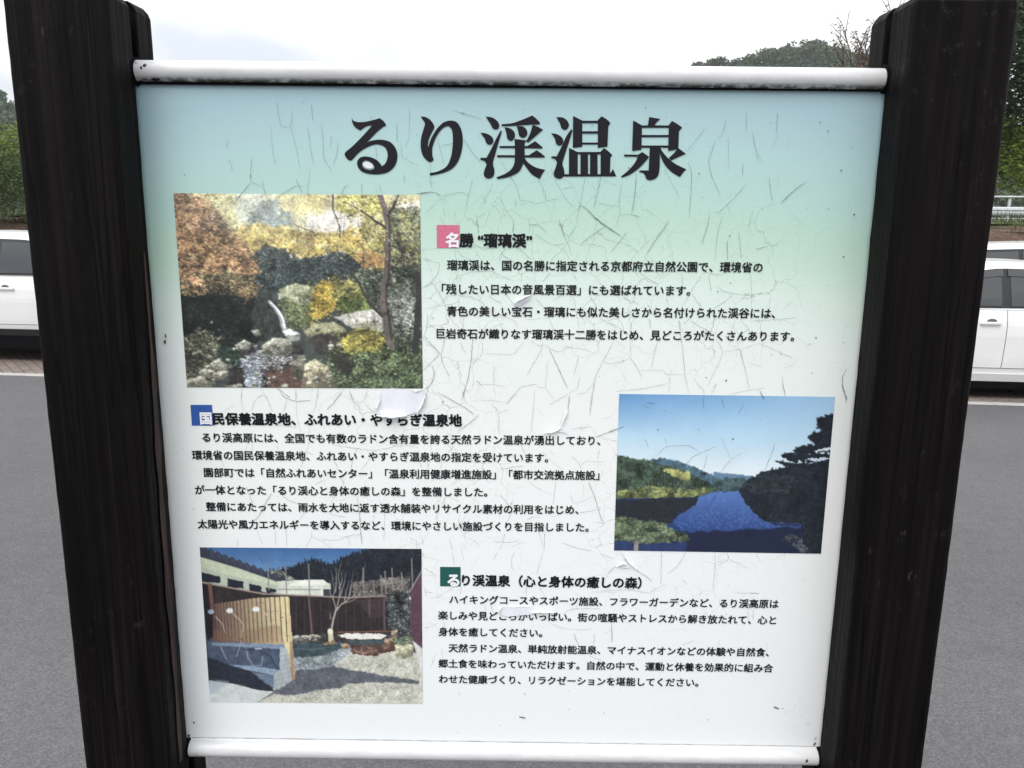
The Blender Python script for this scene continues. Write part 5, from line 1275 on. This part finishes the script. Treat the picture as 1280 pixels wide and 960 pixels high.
# ---- trees
def crown_mesh(name, blobs, n, size, mat, parent, seed, flat=0.35):
    """many leaf-sized faces gathered in sprays on the outside of irregular boughs"""
    rng = np.random.RandomState(seed); V = []
    w = np.array([b[3]*b[3] for b in blobs]); w /= w.sum()
    idx = rng.choice(len(blobs), n, p=w)
    B = np.array(blobs)[idx]
    d = rng.normal(0, 1, (n, 3)); d /= np.linalg.norm(d, axis=1)[:, None]
    r = B[:, 3]*(0.45+0.62*rng.rand(n)**0.6)
    # sprays: leaves pull towards a few hundred attractors so that gaps open between them
    c = B[:, :3]+d*r[:, None]*np.array([1, 1, .78])
    sp = c[rng.choice(n, max(8, n//34))]
    j = rng.randint(0, len(sp), n); near = sp[j]
    keep = np.linalg.norm(c-near, axis=1) < 1.2*B[:, 3]
    pull = rng.rand(n)*0.0
    best = np.argmin(((c[:, None, :2]-sp[None, :60, :2])**2).sum(-1), 1) if n < 1 else j
    c = np.where(keep[:, None], near+(rng.normal(0, 1, (n, 3))*size*np.array([1.9, 1.9, 1.0])), c)
    u = rng.normal(0, 1, (n, 3)); u[:, 2] *= flat; u /= np.linalg.norm(u, axis=1)[:, None]
    v = np.cross(u, rng.normal(0, 1, (n, 3))); v /= np.linalg.norm(v, axis=1)[:, None]
    s = size*(0.55+0.9*rng.rand(n))[:, None]
    q = np.stack([c-u*s, c+v*s*.42-u*s*.1, c+u*s, c-v*s*.42-u*s*.1], 1).reshape(-1, 3)
    f = np.arange(n*4).reshape(n, 4)
    return mesh_obj(name, q, [tuple(a) for a in f], mat, parent)

def bough_tubes(bm, h, r0, n, spread, rr, lean=(0, 0), first=.28):
    top = Vector((lean[0], lean[1], h))
    pts = [Vector((0, 0, -0.2)), Vector((lean[0]*.1+rr.uniform(-.05, .05), lean[1]*.1, h*.3)), Vector((lean[0]*.5, lean[1]*.5, h*.62)), top]
    add_tube(bm, pts, [r0*1.2, r0, r0*.62, r0*.14], 10)
    ends = []
    for k in range(n):
        t = first+(0.92-first)*(k+.5)/n; a = k*2.4+rr.uniform(-.4, .4)
        p = pts[1].lerp(pts[3], (t-.3)/.7) if t > .3 else pts[0].lerp(pts[1], t/.3)
        L = spread*(1.15-t*.75)*rr.uniform(.8, 1.15)
        q = p+Vector((math.cos(a)*L*.55, math.sin(a)*L*.55, L*rr.uniform(.10, .35)))
        e = q+Vector((math.cos(a+.3)*L*.5, math.sin(a+.3)*L*.5, L*rr.uniform(.1, .4)))
        add_tube(bm, [p, q, e], [r0*.42*(1.1-t), r0*.26*(1.1-t), r0*.05], 6)
        ends += [q, e]
    return ends
mbk = Mat('bark', rough=0.9); v = mbk.coord('Object', (6, 6, 1.5)); n = mbk.noise(v, 2, 5, .65)
mbk.color(mbk.ramp(n, [(0.3, (0.035, 0.027, 0.022)), (0.7, (0.11, 0.09, 0.075))])); mbk.bump(n, .5, .02); M_bark = mbk.m
M_leafs = [leaf_mat('bright_leaves', (0.060, 0.092, 0.012), (0.125, 0.170, 0.024), (0.23, 0.26, 0.05)),
           leaf_mat('dark_leaves', (0.012, 0.022, 0.009), (0.028, 0.046, 0.016), (0.062, 0.085, 0.028)),
           leaf_mat('mid_leaves', (0.020, 0.034, 0.010), (0.046, 0.070, 0.020), (0.10, 0.125, 0.036)),
           leaf_mat('olive_leaves', (0.030, 0.036, 0.012), (0.065, 0.072, 0.024), (0.13, 0.13, 0.05))]
def tree(label, x, y, z, h, w, kind, n, size, seed, group='trees behind the car park'):
    rr = random.Random(seed)
    t = thing('tree' if kind != 'shrub' else 'shrub', label, 'tree' if kind != 'shrub' else 'shrub', (x, y, z), rr.uniform(0, 6), group)
    bm = bmesh.new(); ends = bough_tubes(bm, h*.93, 0.028*h, 11, w*.62, rr, (rr.uniform(-.06, .06)*h, rr.uniform(-.06, .06)*h), .16)
    bm_obj('trunk', bm, M_bark, t, smooth=True)
    bl = [(e.x, e.y, e.z, w*rr.uniform(.17, .30)) for e in ends]+[(0, 0, h*.86, w*.22)]
    crown_mesh('crown', bl, n, size, M_leafs[{'bright': 0, 'dark': 1, 'mid': 2, 'olive': 3, 'shrub': 2}[kind]], t, seed)
    return t
def place(px, Y):
    return at_depth(px, 400, Y)[0]
# left of the board: a bright young tree close by, darker ones behind
tree('bright green leafy tree close behind the left-hand white car', -24.6, 36.0, 2.2, 3.5, 4.2, 'bright', 9000, .085, 3)
tree('dark green round tree just right of the bright green one', -24.8, 42.0, 2.3, 4.3, 5.4, 'mid', 9000, .095, 4)
tree('tall dark tree at the far left behind the bright green one', -33.5, 45, 2.3, 4.6, 6.4, 'dark', 9000, .10, 5)
tree('low green shrub on the bank over the left-hand white car\'s roof', -13.4, 18.9, 2.0, 1.1, 2.6, 'shrub', 5200, .05, 7, 'shrubs on the bank')
tree('low dark shrub on the bank left of the other shrub', -15.8, 19.4, 2.0, 1.3, 2.8, 'shrub', 5200, .05, 8, 'shrubs on the bank')
# low trees hidden behind the board
for k, (x, y, h, w_, kd, lb) in enumerate([(-7.0, 30, 3.2, 5.2, 'mid', 'low spreading tree on the bank, behind the board\'s left half'), (-1.2, 33, 3.4, 5.6, 'dark', 'low dark tree on the bank, behind the board\'s middle'),
                                     (4.6, 32, 3.2, 5.2, 'olive', 'low olive green tree on the bank, behind the board\'s right half')]):
    tree(lb, x, y, 2.15, h, w_, kd, 5200, .10, 20+k)
# right of the board
tree('dark tall tree rising beside the right-hand post', 20.2, 30.0, 2.15, 9.4, 8.0, 'dark', 24000, .13, 41)
tree('bright green tree low beside the guard rail, right of the board', 19.3, 27.6, 2.15, 3.6, 4.8, 'bright', 12000, .08, 42)
tree('olive tree behind the tall dark one at far right', 26.5, 35.5, 2.2, 10.5, 8.5, 'olive', 12000, .11, 43)
tree('mid green tree between the dark tree and the brown bare tree', 16.6, 37.0, 2.2, 6.4, 6.0, 'mid', 9000, .10, 44)

# bare tree whose twigs show above the top rail, beside the right-hand post
bt = thing('bare_tree', 'bare brown tree with thin twigs and a few withered leaves, beside the right post', 'tree', (at_depth(1106, 100, 19.6)[0], 19.6, 2.1), 0, 'trees behind the car park')
rr = random.Random(9)
bm = bmesh.new(); tips = []
def grow(p, d, L, r, lv):
    q = p+d*L*.5+Vector((rr.uniform(-.06, .06), rr.uniform(-.06, .06), .04))*L; e = p+d*L
    add_tube(bm, [p, q, e], [r, r*.8, r*.58], 7 if lv < 2 else 4, cap=False)
    if lv >= 4: tips.append((e, d)); return
    for k in range(3 if lv < 3 else 4):
        a = rr.uniform(0, 6.28); tl = rr.uniform(.35, .75)
        o_ = d.orthogonal().normalized(); o_.rotate(Matrix.Rotation(a, 3, d))
        nd = (d+o_*tl+Vector((0, 0, .16))).normalized()
        grow(p+(e-p)*rr.uniform(.55, 1.0), nd, L*rr.uniform(.58, .80), r*.55, lv+1)
    if lv < 3: grow(e, (d+Vector((rr.uniform(-.2, .2), rr.uniform(-.2, .2), .2))).normalized(), L*.72, r*.55, lv+1)
grow(Vector((0, 0, -.2)), Vector((-.05, 0, 1)), 2.0, .10, 0)
mtw = Mat('bare_bark', rough=0.9); v = mtw.coord('Object', (8, 8, 2)); n = mtw.noise(v, 2, 4, .6)
mtw.color(mtw.ramp(n, [(0.3, (0.055, 0.042, 0.036)), (0.7, (0.14, 0.11, 0.095))]))
bm_obj('trunk', bm, mtw.m, bt)
V, F = [], []
M_dry = leaf_mat('withered_leaves', (0.045, 0.026, 0.014), (0.095, 0.058, 0.032), (0.17, 0.115, 0.065), 2.0)
for e, d in tips:
    hgt = e.z
    for k in range(10 if hgt < 4.9 else 4):
        c = e-d*rr.uniform(0, .45)+Vector((rr.gauss(0, .05), rr.gauss(0, .05), rr.gauss(0, .05)))
        u = Vector((rr.gauss(0, 1), rr.gauss(0, 1), rr.gauss(0, .6))).normalized(); w_ = u.orthogonal().normalized(); s = rr.uniform(.025, .055); n0 = len(V)
        V += [tuple(c-u*s), tuple(c+w_*s*.5), tuple(c+u*s), tuple(c-w_*s*.5)]; F.append((n0, n0+1, n0+2, n0+3))
mesh_obj('withered_leaf', V, F, M_dry, bt)['kind'] = 'stuff'

# ---- wooded hills
def hill(name, cx, cy, lx, ly, h, seed, label, n, size, mats):
    rng = np.random.RandomState(seed)
    nx, ny = 70, 50
    gx, gy = np.meshgrid(np.linspace(-1.5, 1.5, nx), np.linspace(-1.5, 1.5, ny))
    ph = rng.rand(8)*6.28
    def hz(x, y):
        base = np.exp(-(np.abs(x)**2.1+np.abs(y)**2.0)*1.25)
        wv = 1+0.025*np.sin(x*5+ph[0])+0.03*np.sin(x*9+y*4+ph[1])+0.02*np.sin(x*17+ph[2])+0.04*np.cos(y*7+ph[3])
        return h*base*wv
    Z = hz(gx, gy)
    V = np.stack([cx+gx*lx, cy+gy*ly, Z-2.0], -1).reshape(-1, 3)
    F = [(j*nx+i, j*nx+i+1, (j+1)*nx+i+1, (j+1)*nx+i) for j in range(ny-1) for i in range(nx-1)]
    gmat = Mat('forest_floor', (0.020, 0.028, 0.014), 0.95).m
    setting(mesh_obj(name, V, F, gmat, smooth=True))
    # the wood: crowns seen from afar as clumps of leaf sprays
    Vs, Fs, Ms = [], [], []
    nt_ = n
    x = rng.uniform(-1.25, 1.25, nt_*2); y = rng.uniform(-1.25, 0.35, nt_*2)
    keep = hz(x, y) > h*.06; x, y = x[keep][:nt_], y[keep][:nt_]; m = len(x)
    tz = hz(x, y)-2.0; R_ = size*(0.55+0.9*rng.rand(m)); sp = 84
    cc = np.stack([cx+x*lx, cy+y*ly, tz+R_*.75], -1)
    d = rng.normal(0, 1, (m, sp, 3)); d[..., 2] = np.abs(d[..., 2])*1.0-.25; d /= np.linalg.norm(d, axis=-1)[..., None]
    tall = (0.8+0.5*rng.rand(m))[:, None, None]
    c = cc[:, None, :]+d*R_[:, None, None]*np.array([1, 1, 1.0])*(0.75+.35*rng.rand(m, sp)[..., None]); c[..., 2] = cc[:, None, 2]+(c[..., 2]-cc[:, None, 2])*tall[..., 0]
    u = rng.normal(0, 1, (m, sp, 3)); u /= np.linalg.norm(u, axis=-1)[..., None]
    v = np.cross(u, d+rng.normal(0, .5, (m, sp, 3))); v /= np.linalg.norm(v, axis=-1)[..., None]
    s = (R_[:, None]*(.15+.17*rng.rand(m, sp)))[..., None]
    q = np.stack([c-u*s, c+v*s*.6, c+u*s, c-v*s*.6], 2).reshape(-1, 3)
    k = m*sp
    fm = np.repeat(rng.choice(len(mats), m, p=[.34, .28, .22, .16][:len(mats)]), sp).astype(np.int32)
    o = mesh_obj('forest', q, [tuple(a) for a in np.arange(k*4).reshape(k, 4)], None, None, False, mats, fm)
    o['kind'] = 'stuff'
    return o
FM = [leaf_mat('forest_green', (0.030, 0.058, 0.018), (0.054, 0.092, 0.030), (0.085, 0.120, 0.046), .05), leaf_mat('forest_dark', (0.024, 0.046, 0.022), (0.040, 0.070, 0.034), (0.064, 0.098, 0.046), .05),
      leaf_mat('forest_olive', (0.044, 0.054, 0.028), (0.066, 0.078, 0.040), (0.098, 0.106, 0.056), .05), leaf_mat('forest_brown', (0.038, 0.036, 0.022), (0.058, 0.052, 0.034), (0.088, 0.078, 0.052), .05)]

# hills: the one above the top rail, and the one behind the left-hand post
xh, _, zh = at_depth(985, 54, 300.0)
hill('hill', xh+3, 300, 106, 80, (zh+2.0)*0.895, 5, '', 3400, 2.0, FM)
xh, _, zh = at_depth(-95, 74, 230.0)
hill('hill', xh-14, 230, 62, 80, (zh+2.0)*0.96, 8, '', 1700, 2.5, FM)
xh, _, zh = at_depth(1500, 60, 210.0)
hill('hill', xh+10, 215, 70, 60, (zh+2.0)*0.9, 12, '', 1400, 2.5, FM)

# ====================================================================== parked cars
def paint(name, col):
    m = Mat(name, col, 0.32, spec=0.5); m.p.inputs['Coat Weight'].default_value = 0.6; m.p.inputs['Coat Roughness'].default_value = 0.06
    v = m.coord('Object', (1, 1, 1)); n = m.noise(v, 3.5, 5, .6)
    m.color(m.ramp(n, [(0.3, tuple(q*.93 for q in col)), (0.7, col)])); return m.m
M_paint_w = paint('white_car_paint', (0.80, 0.80, 0.795))
M_glass = Mat('tinted_car_glass', (0.020, 0.024, 0.026), 0.04, spec=0.9).m
M_trim = Mat('black_trim', (0.012, 0.012, 0.014), 0.45).m
M_clad = Mat('dark_cladding', (0.018, 0.019, 0.023), 0.7).m
M_tyre = Mat('tyre_rubber', (0.013, 0.013, 0.014), 0.85).m
M_rim = Mat('alloy_rim', (0.42, 0.43, 0.44), 0.35, 0.8).m
M_chrome = Mat('chrome', (0.7, 0.7, 0.7), 0.12, 1.0).m
M_lamp = Mat('clear_lamp', (0.62, 0.64, 0.66), 0.08, spec=0.8).m
M_red = Mat('red_lamp', (0.30, 0.012, 0.012), 0.15, spec=0.7).m
M_visor = Mat('smoked_visor', (0.05, 0.052, 0.058), 0.18, spec=0.6).m
M_seam = Mat('panel_gap', (0.10, 0.10, 0.105), 0.9).m

def build_car(name, label, p, group):
    L, W, H, zb, belt = p['L'], p['W'], p['H'], p['zb'], p['belt']
    h = L/2
    car = thing(name, label, 'car', (0, 0, 0), 0, group)
    top = np.array(p['top'])            # (x, z): bonnet, shoulder and tail line
    roof = np.array(p['roof'])          # (x, z): rear window, roof, windscreen
    def ztop(x): return float(np.interp(x, top[:, 0], top[:, 1]))
    rx = np.linspace(roof[0, 0], roof[-1, 0], 61); rz = np.interp(rx, roof[:, 0], roof[:, 1])
    for _ in range(2): rz[1:-1] = (rz[:-2]+2*rz[1:-1]+rz[2:])/4
    def zroof(x): return float(np.interp(x, rx, rz))
    def hw(x, z):
        t = abs(x)/h
        plan = 1-0.20*max(0, (t-.60)/.40)**2.2-0.06*t*t
        prof = np.interp(z, [zb, zb+.10, zb+.24, belt*.72, belt*.86, belt], [.915, .965, .985, 1.0, .992, .955])
        return W/2*plan*float(prof)
    # --- body
    xs = np.concatenate([[-h, -h+.02, -h+.06], np.linspace(-h+.14, h-.16, 46), [h-.08, h-.03, h]])
    nl = 10; bm = bmesh.new(); secs = []
    for x in xs:
        zt = ztop(x); end = 1.0
        lo = zb+(0.10 if abs(x) > h-.03 else 0.04 if abs(x) > h-.1 else 0)
        s = []
        zz = [lo+(zt-lo)*k/nl for k in range(nl+1)]
        side = [(hw(x, z)-(0.03*((k/nl)**6) if zt < belt-.02 else 0), z) for k, z in enumerate(zz)]
        wt = side[-1][0]
        prof = [(0, lo)]+side+[(wt*.90, zt+.018), (wt*.55, zt+.035), (0, zt+.04)]
        ring = [bm.verts.new((x, -a, b)) for a, b in prof]+[bm.verts.new((x, a, b)) for a, b in prof[-2:0:-1]]
        secs.append(ring)
    for A, B in zip(secs, secs[1:]):
        n = len(A)
        for k in range(n): bm.faces.new((A[k], A[(k+1) % n], B[(k+1) % n], B[k]))
    bm.faces.new(secs[0]); bm.faces.new(secs[-1][::-1])
    body = bm_obj('body', bm, p['paint'], car, smooth=True)
    # wheel arches cut into the body
    wr = p['wr']; ax = (p['rear_axle'], p['front_axle'])
    cb = bmesh.new()
    for x in ax:
        for s in (-1, 1):
            bmesh.ops.create_cone(cb, cap_ends=True, segments=40, radius1=wr+.05, radius2=wr+.05, depth=.52,
                                  matrix=Matrix.Translation((x, s*W/2, wr)) @ Matrix.Rotation(R(90), 4, 'X'))
    cut = bm_obj('arch_cutter', cb, M_trim)
    md = body.modifiers.new('arch', 'BOOLEAN'); md.object = cut; md.operation = 'DIFFERENCE'; md.solver = 'EXACT'
    dg = bpy.context.evaluated_depsgraph_get(); dg.update()
    me = bpy.data.meshes.new_from_object(body.evaluated_get(dg))
    body.modifiers.clear(); body.data = me
    me.polygons.foreach_set('use_smooth', [True]*len(me.polygons))
    es = body.modifiers.new('split', 'EDGE_SPLIT'); es.split_angle = R(35)
    bpy.data.objects.remove(cut)
    # --- cabin
    def gw(x, f):
        zr = zroof(x); wb = hw(max(-h*.8, min(h*.8, x)), belt)-.015; wr_ = W/2*.74
        f2 = min(1, f); return wb+(wr_-wb)*f2**1.15
    bm = bmesh.new(); secs = []
    for x in rx:
        zr = zroof(x); z0 = min(ztop(x), zr-.005)-.01; hh = zr-z0
        prof = [(gw(x, f), z0+hh*f) for f in (0, .25, .5, .75, .9)]+[(gw(x, .95)*.955, z0+hh*.965), (gw(x, 1)*.80, zr-.012), (gw(x, 1)*.4, zr+.004), (0, zr+.008)]
        ring = [bm.verts.new((x, -a, b)) for a, b in prof]+[bm.verts.new((x, a, b)) for a, b in prof[-2::-1]]
        secs.append(ring)
    for A, B in zip(secs, secs[1:]):
        for k in range(len(A)-1): bm.faces.new((A[k], A[k+1], B[k+1], B[k]))
    bm.faces.new(secs[0]); bm.faces.new(secs[-1][::-1])
    bm_obj('roof', bm, p['paint'], car, smooth=True)
    def gp(x, z, s, off):
        zr = zroof(x); z0 = min(ztop(x), zr-.005)-.01; f = (z-z0)/max(.01, zr-z0)
        return (x, s*(gw(x, min(.92, max(0, f)))+off), z)
    def sidepatch(nm, fn, x0, x1, zlo, zhi, off, mat, parent, s, nx=14, nz=6):
        V, F = [], []
        for i in range(nx):
            x = x0+(x1-x0)*i/(nx-1)
            a = zlo(x) if callable(zlo) else zlo; b = zhi(x) if callable(zhi) else zhi
            for j in range(nz): V.append(fn(x, a+(b-a)*j/(nz-1), s, off))
        for i in range(nx-1):
            for j in range(nz-1): F.append((i*nz+j, (i+1)*nz+j, (i+1)*nz+j+1, i*nz+j+1))
        n0 = len(V)      # a rim folded back into the body gives the piece its thickness
        edge = [j for j in range(nz)]+[i*nz+nz-1 for i in range(1, nx)]+[(nx-1)*nz+j for j in range(nz-2, -1, -1)]+[i*nz for i in range(nx-2, 0, -1)]
        for e in edge: v = V[e]; V.append((v[0], v[1]-s*(off+.012), v[2]))
        m = len(edge)
        for k in range(m): F.append((edge[k], edge[(k+1) % m], n0+(k+1) % m, n0+k))
        return mesh_obj(nm, V, F, mat, parent, smooth=False)
    def bp(x, z, s, off): return (x, s*(hw(x, z)+off), z)
    xA, xB, xC, xR = p['xA'], p['xB'], p['xC'], p['xR']   # windscreen foot, B pillar, C pillar, end of the side glass
    zwl = belt+.025
    def zwh(x): return min(zroof(x)-p['rail'], H)
    for s in (-1, 1):
        sidepatch('window_trim', gp, xR, xA, zwl-.02, lambda x: max(zwl+.01, zwh(x)+.022), .004, M_trim, car, s, 30)
        for (a, b, nm) in ((xB+.045, xA-.16, 'window'), (xC+.03, xB-.045, 'window'), (xR+.10, xC-.03, 'window')):
            if b-a < .1: continue
            sidepatch(nm, gp, a, b, zwl+.01, lambda x: max(zwl+.03, zwh(x)-.012), .009, M_glass, car, s, 16)
        if p['visor']:
            for a, b in ((xB+.03, xA-.34), (xC+.02, xB-.02)):
                sidepatch('rain_visor', gp, a, b, lambda x: zwh(x)-.055, lambda x: zwh(x)+.016, .020, M_visor, car, s, 12, 3)
        zl = zb+.16
        for a, b in ((xB+.004, p['front_axle']-wr-.10), (p['rear_axle']+wr*.75, xB-.004)):
            d = sidepatch('door', bp, a, b, zl, belt-.006, .007, p['paint'], car, s, 14, 12)
            xh = a+.17 if a > xB-.02 else a+.15
            bm = bmesh.new()
            add_box(bm, bp(xh, p['handle'], s, .030), (.21, .018, .030), bevel=.008)
            for q in (-.085, .085): add_box(bm, bp(xh+q, p['handle'], s, .014), (.03, .03, .024), bevel=.005)
            bm_obj('handle', bm, p['handle_mat'], d, smooth=False)
            bm = bmesh.new(); bmesh.ops.create_uvsphere(bm, u_segments=14, v_segments=8, radius=1, matrix=Matrix.Translation(bp(xh-.02, p['handle']+.012, s, .005)) @ Matrix.Diagonal((.055, .008, .034, 1)))
            bm_obj('handle_recess_shade', bm, M_seam, d, smooth=True)  # grey lens in place of a hollow, its shade given by the colour
        sidepatch('panel_gap', bp, p['rear_axle']+wr*.75-.006, p['front_axle']-wr-.094, zl-.006, belt-.002, .003, M_seam, car, s, 16, 12)
        sidepatch('sill', bp, p['rear_axle']+wr+.06, p['front_axle']-wr-.06, zb+.008, zb+.095, .010, p['sill'], car, s, 12, 4)
        # mirror
        bm = bmesh.new(); mp_ = gp(xA-.22, belt+.10, s, .10)
        add_box(bm, mp_, (.10, .20, .13), bevel=.035); add_box(bm, (mp_[0], mp_[1]-s*.10, mp_[2]-.05), (.05, .12, .03), bevel=.01)
        bm_obj('mirror', bm, p['paint'], car)
        # lamps
        bm = bmesh.new(); add_box(bm, (h-.30, s*(hw(h-.30, .72)-.10), ztop(h-.3)-.13), (.42, .26, .13), bevel=.04); bm_obj('headlight', bm, M_lamp, car)
        bm = bmesh.new(); add_box(bm, (-h+.10, s*(hw(-h+.1, .9)-.06), belt-.12), (.20, .20, .26), bevel=.04); bm_obj('tail_light', bm, M_red, car)
    # windscreen and rear window lie on the slopes of the cabin
    def screen(nm, x0, x1, wf):
        V, F = [], []; nx, ny = 12, 13
        for i in range(nx):
            x = x0+(x1-x0)*i/(nx-1); zr = zroof(x)
            for j in range(ny):
                v = -1+2*j/(ny-1); yy = v*gw(x, 1)*wf
                V.append((x, yy, zr+.014-.022*abs(v)**3))
        for i in range(nx-1):
            for j in range(ny-1): F.append((i*ny+j, (i+1)*ny+j, (i+1)*ny+j+1, i*ny+j+1))
        mesh_obj(nm, V, F, M_glass, car, smooth=True)
    screen('windscreen', p['ws'][0], p['ws'][1], .86); screen('rear_window', p['rw'][0], p['rw'][1], .84)
    bm = bmesh.new(); add_box(bm, (h-.02, 0, zb+.30), (.10, W*.62, .22), bevel=.04); bm_obj('grille', bm, M_trim, car)
    bm = bmesh.new(); add_box(bm, (0, 0, (p['ub']+zb+.05)/2), (L*.43, W*.92, zb+.05-p['ub']), bevel=.03); bm_obj('underbody_blocker', bm, M_dark, car)  # black box made wide and low to darken the ground under the car
    for x in ax:
        for s in (-1, 1):
            bm = bmesh.new(); c = Vector((x, s*(W/2-.125), wr)); pr = [(.60, -.10), (.90, -.108), (.985, -.085), (1.0, -.05), (1.0, .05), (.985, .085), (.90, .108), (.60, .10)]
            rows = []
            for k in range(36):
                a = 2*math.pi*k/36; rows.append([bm.verts.new(c+Vector((math.cos(a)*q*wr, s*t_, math.sin(a)*q*wr))) for q, t_ in pr])
            for k in range(36):
                A, B = rows[k], rows[(k+1) % 36]
                for j in range(len(pr)-1): bm.faces.new((A[j], A[j+1], B[j+1], B[j]))
            wh = bm_obj('wheel', bm, M_tyre, car, smooth=True)
            bm = bmesh.new(); bmesh.ops.create_cone(bm, cap_ends=True, segments=32, radius1=wr*.62, radius2=wr*.62, depth=.05, matrix=Matrix.Translation(c+Vector((0, s*.02, 0))) @ Matrix.Rotation(R(90), 4, 'X'))
            bm_obj('brake_disc', bm, M_trim, wh)
            bm = bmesh.new()
            for k in range(5):
                a = 2*math.pi*k/5; m = Matrix.Rotation(a, 3, 'Y'); add_box(bm, c+m @ Vector((wr*.33, s*.085, 0)), (wr*.58, .03, wr*.16), m, .008)
            bmesh.ops.create_cone(bm, cap_ends=True, segments=20, radius1=wr*.14, radius2=wr*.14, depth=.05, matrix=Matrix.Translation(c+Vector((0, s*.085, 0))) @ Matrix.Rotation(R(90), 4, 'X'))
            bm_obj('rim', bm, M_rim, wh)
    return car
SUV = dict(ub=.15, L=4.62, W=1.84, H=1.66, zb=.335, belt=1.10, wr=.355, rear_axle=-1.36, front_axle=1.33, paint=M_paint_w, sill=M_clad, handle=.945, handle_mat=M_paint_w, visor=False, rail=.115,
           top=[(-2.31, .78), (-2.26, 1.02), (-2.15, 1.10), (.95, 1.10), (1.30, 1.06), (1.95, .97), (2.18, .88), (2.31, .66)],
           roof=[(-2.20, 1.06), (-1.86, 1.54), (-1.60, 1.62), (-.5, 1.66), (.32, 1.64), (.62, 1.55), (1.40, 1.04)],
           xA=1.16, xB=-.08, xC=-1.02, xR=-1.72, ws=(.66, 1.28), rw=(-2.10, -1.88))
HATCH = dict(ub=.10, L=4.46, W=1.75, H=1.47, zb=.19, belt=.965, wr=.315, rear_axle=-1.34, front_axle=1.36, paint=M_paint_w, sill=M_paint_w, handle=.825, handle_mat=M_paint_w, visor=True, rail=.105,
             top=[(-2.23, .74), (-2.20, .96), (-2.08, 1.02), (-1.5, .985), (1.0, .965), (1.40, .90), (1.95, .76), (2.14, .66), (2.23, .52)],
             roof=[(-2.12, 1.00), (-1.75, 1.18), (-1.10, 1.38), (-.40, 1.46), (.10, 1.47), (.45, 1.41), (1.36, .90)],
             xA=1.12, xB=.02, xC=-.95, xR=-1.55, ws=(.50, 1.22), rw=(-2.02, -1.30))
def park(car, px, Y_line_t, xref, facing, z=0.004):
    """stands the car along the kerb so that its own x = xref falls at the photo column px; t = distance of its near flank behind the kerb"""
    Wd = 0.5*(1.84 if car is suv or car is suv2 else 1.75)
    t = Y_line_t+Wd
    # s along the kerb where the near flank crosses the sight line of that column
    best = None
    for s in np.linspace(-14, 14, 5601):
        P = np.array(kp(s, Y_line_t, 1.0)); d = P-CAM; xx = 640+FPX*(d @ RIGHT)/(d @ FWD)
        if best is None or abs(xx-px) < best[0]: best = (abs(xx-px), s)
    s0 = best[1]-xref*facing
    car.location = kp(s0, t, z); car.rotation_euler = (0, 0, KANG if facing > 0 else KANG+math.pi)
suv = build_car('parked_car', 'white crossover parked left of the board with dark lower sill', SUV, 'white cars parked in the bays')
suv2 = copy_tree(suv)
suv2['label'] = 'white crossover in the back row, behind the white hatchback'
hatch = build_car('parked_car', 'white hatchback with smoked window visors parked right of the board', HATCH, 'white cars parked in the bays')
park(suv, 17, 0.80, SUV['xB']+.004+.17+.10, 1)
park(hatch, 1262, 0.22, HATCH['xB'], -1)
park(suv2, 1262, 3.6, -1.2, 1)

# ---- the air: a thin even haze that greys the far hills
bm = bmesh.new(); add_box(bm, (0, 190, 48), (700, 420, 102))
hzm = bpy.data.materials.new('haze_air'); hzm.use_nodes = True; t_ = hzm.node_tree; t_.nodes.clear()
o_ = t_.nodes.new('ShaderNodeOutputMaterial'); pv = t_.nodes.new('ShaderNodeVolumePrincipled')
pv.inputs['Color'].default_value = (0.80, 0.86, 0.90, 1); pv.inputs['Density'].default_value = 0.0004; pv.inputs['Anisotropy'].default_value = 0.2
t_.links.new(pv.outputs[0], o_.inputs['Volume'])
setting(bm_obj('haze', bm, hzm), 'stuff')
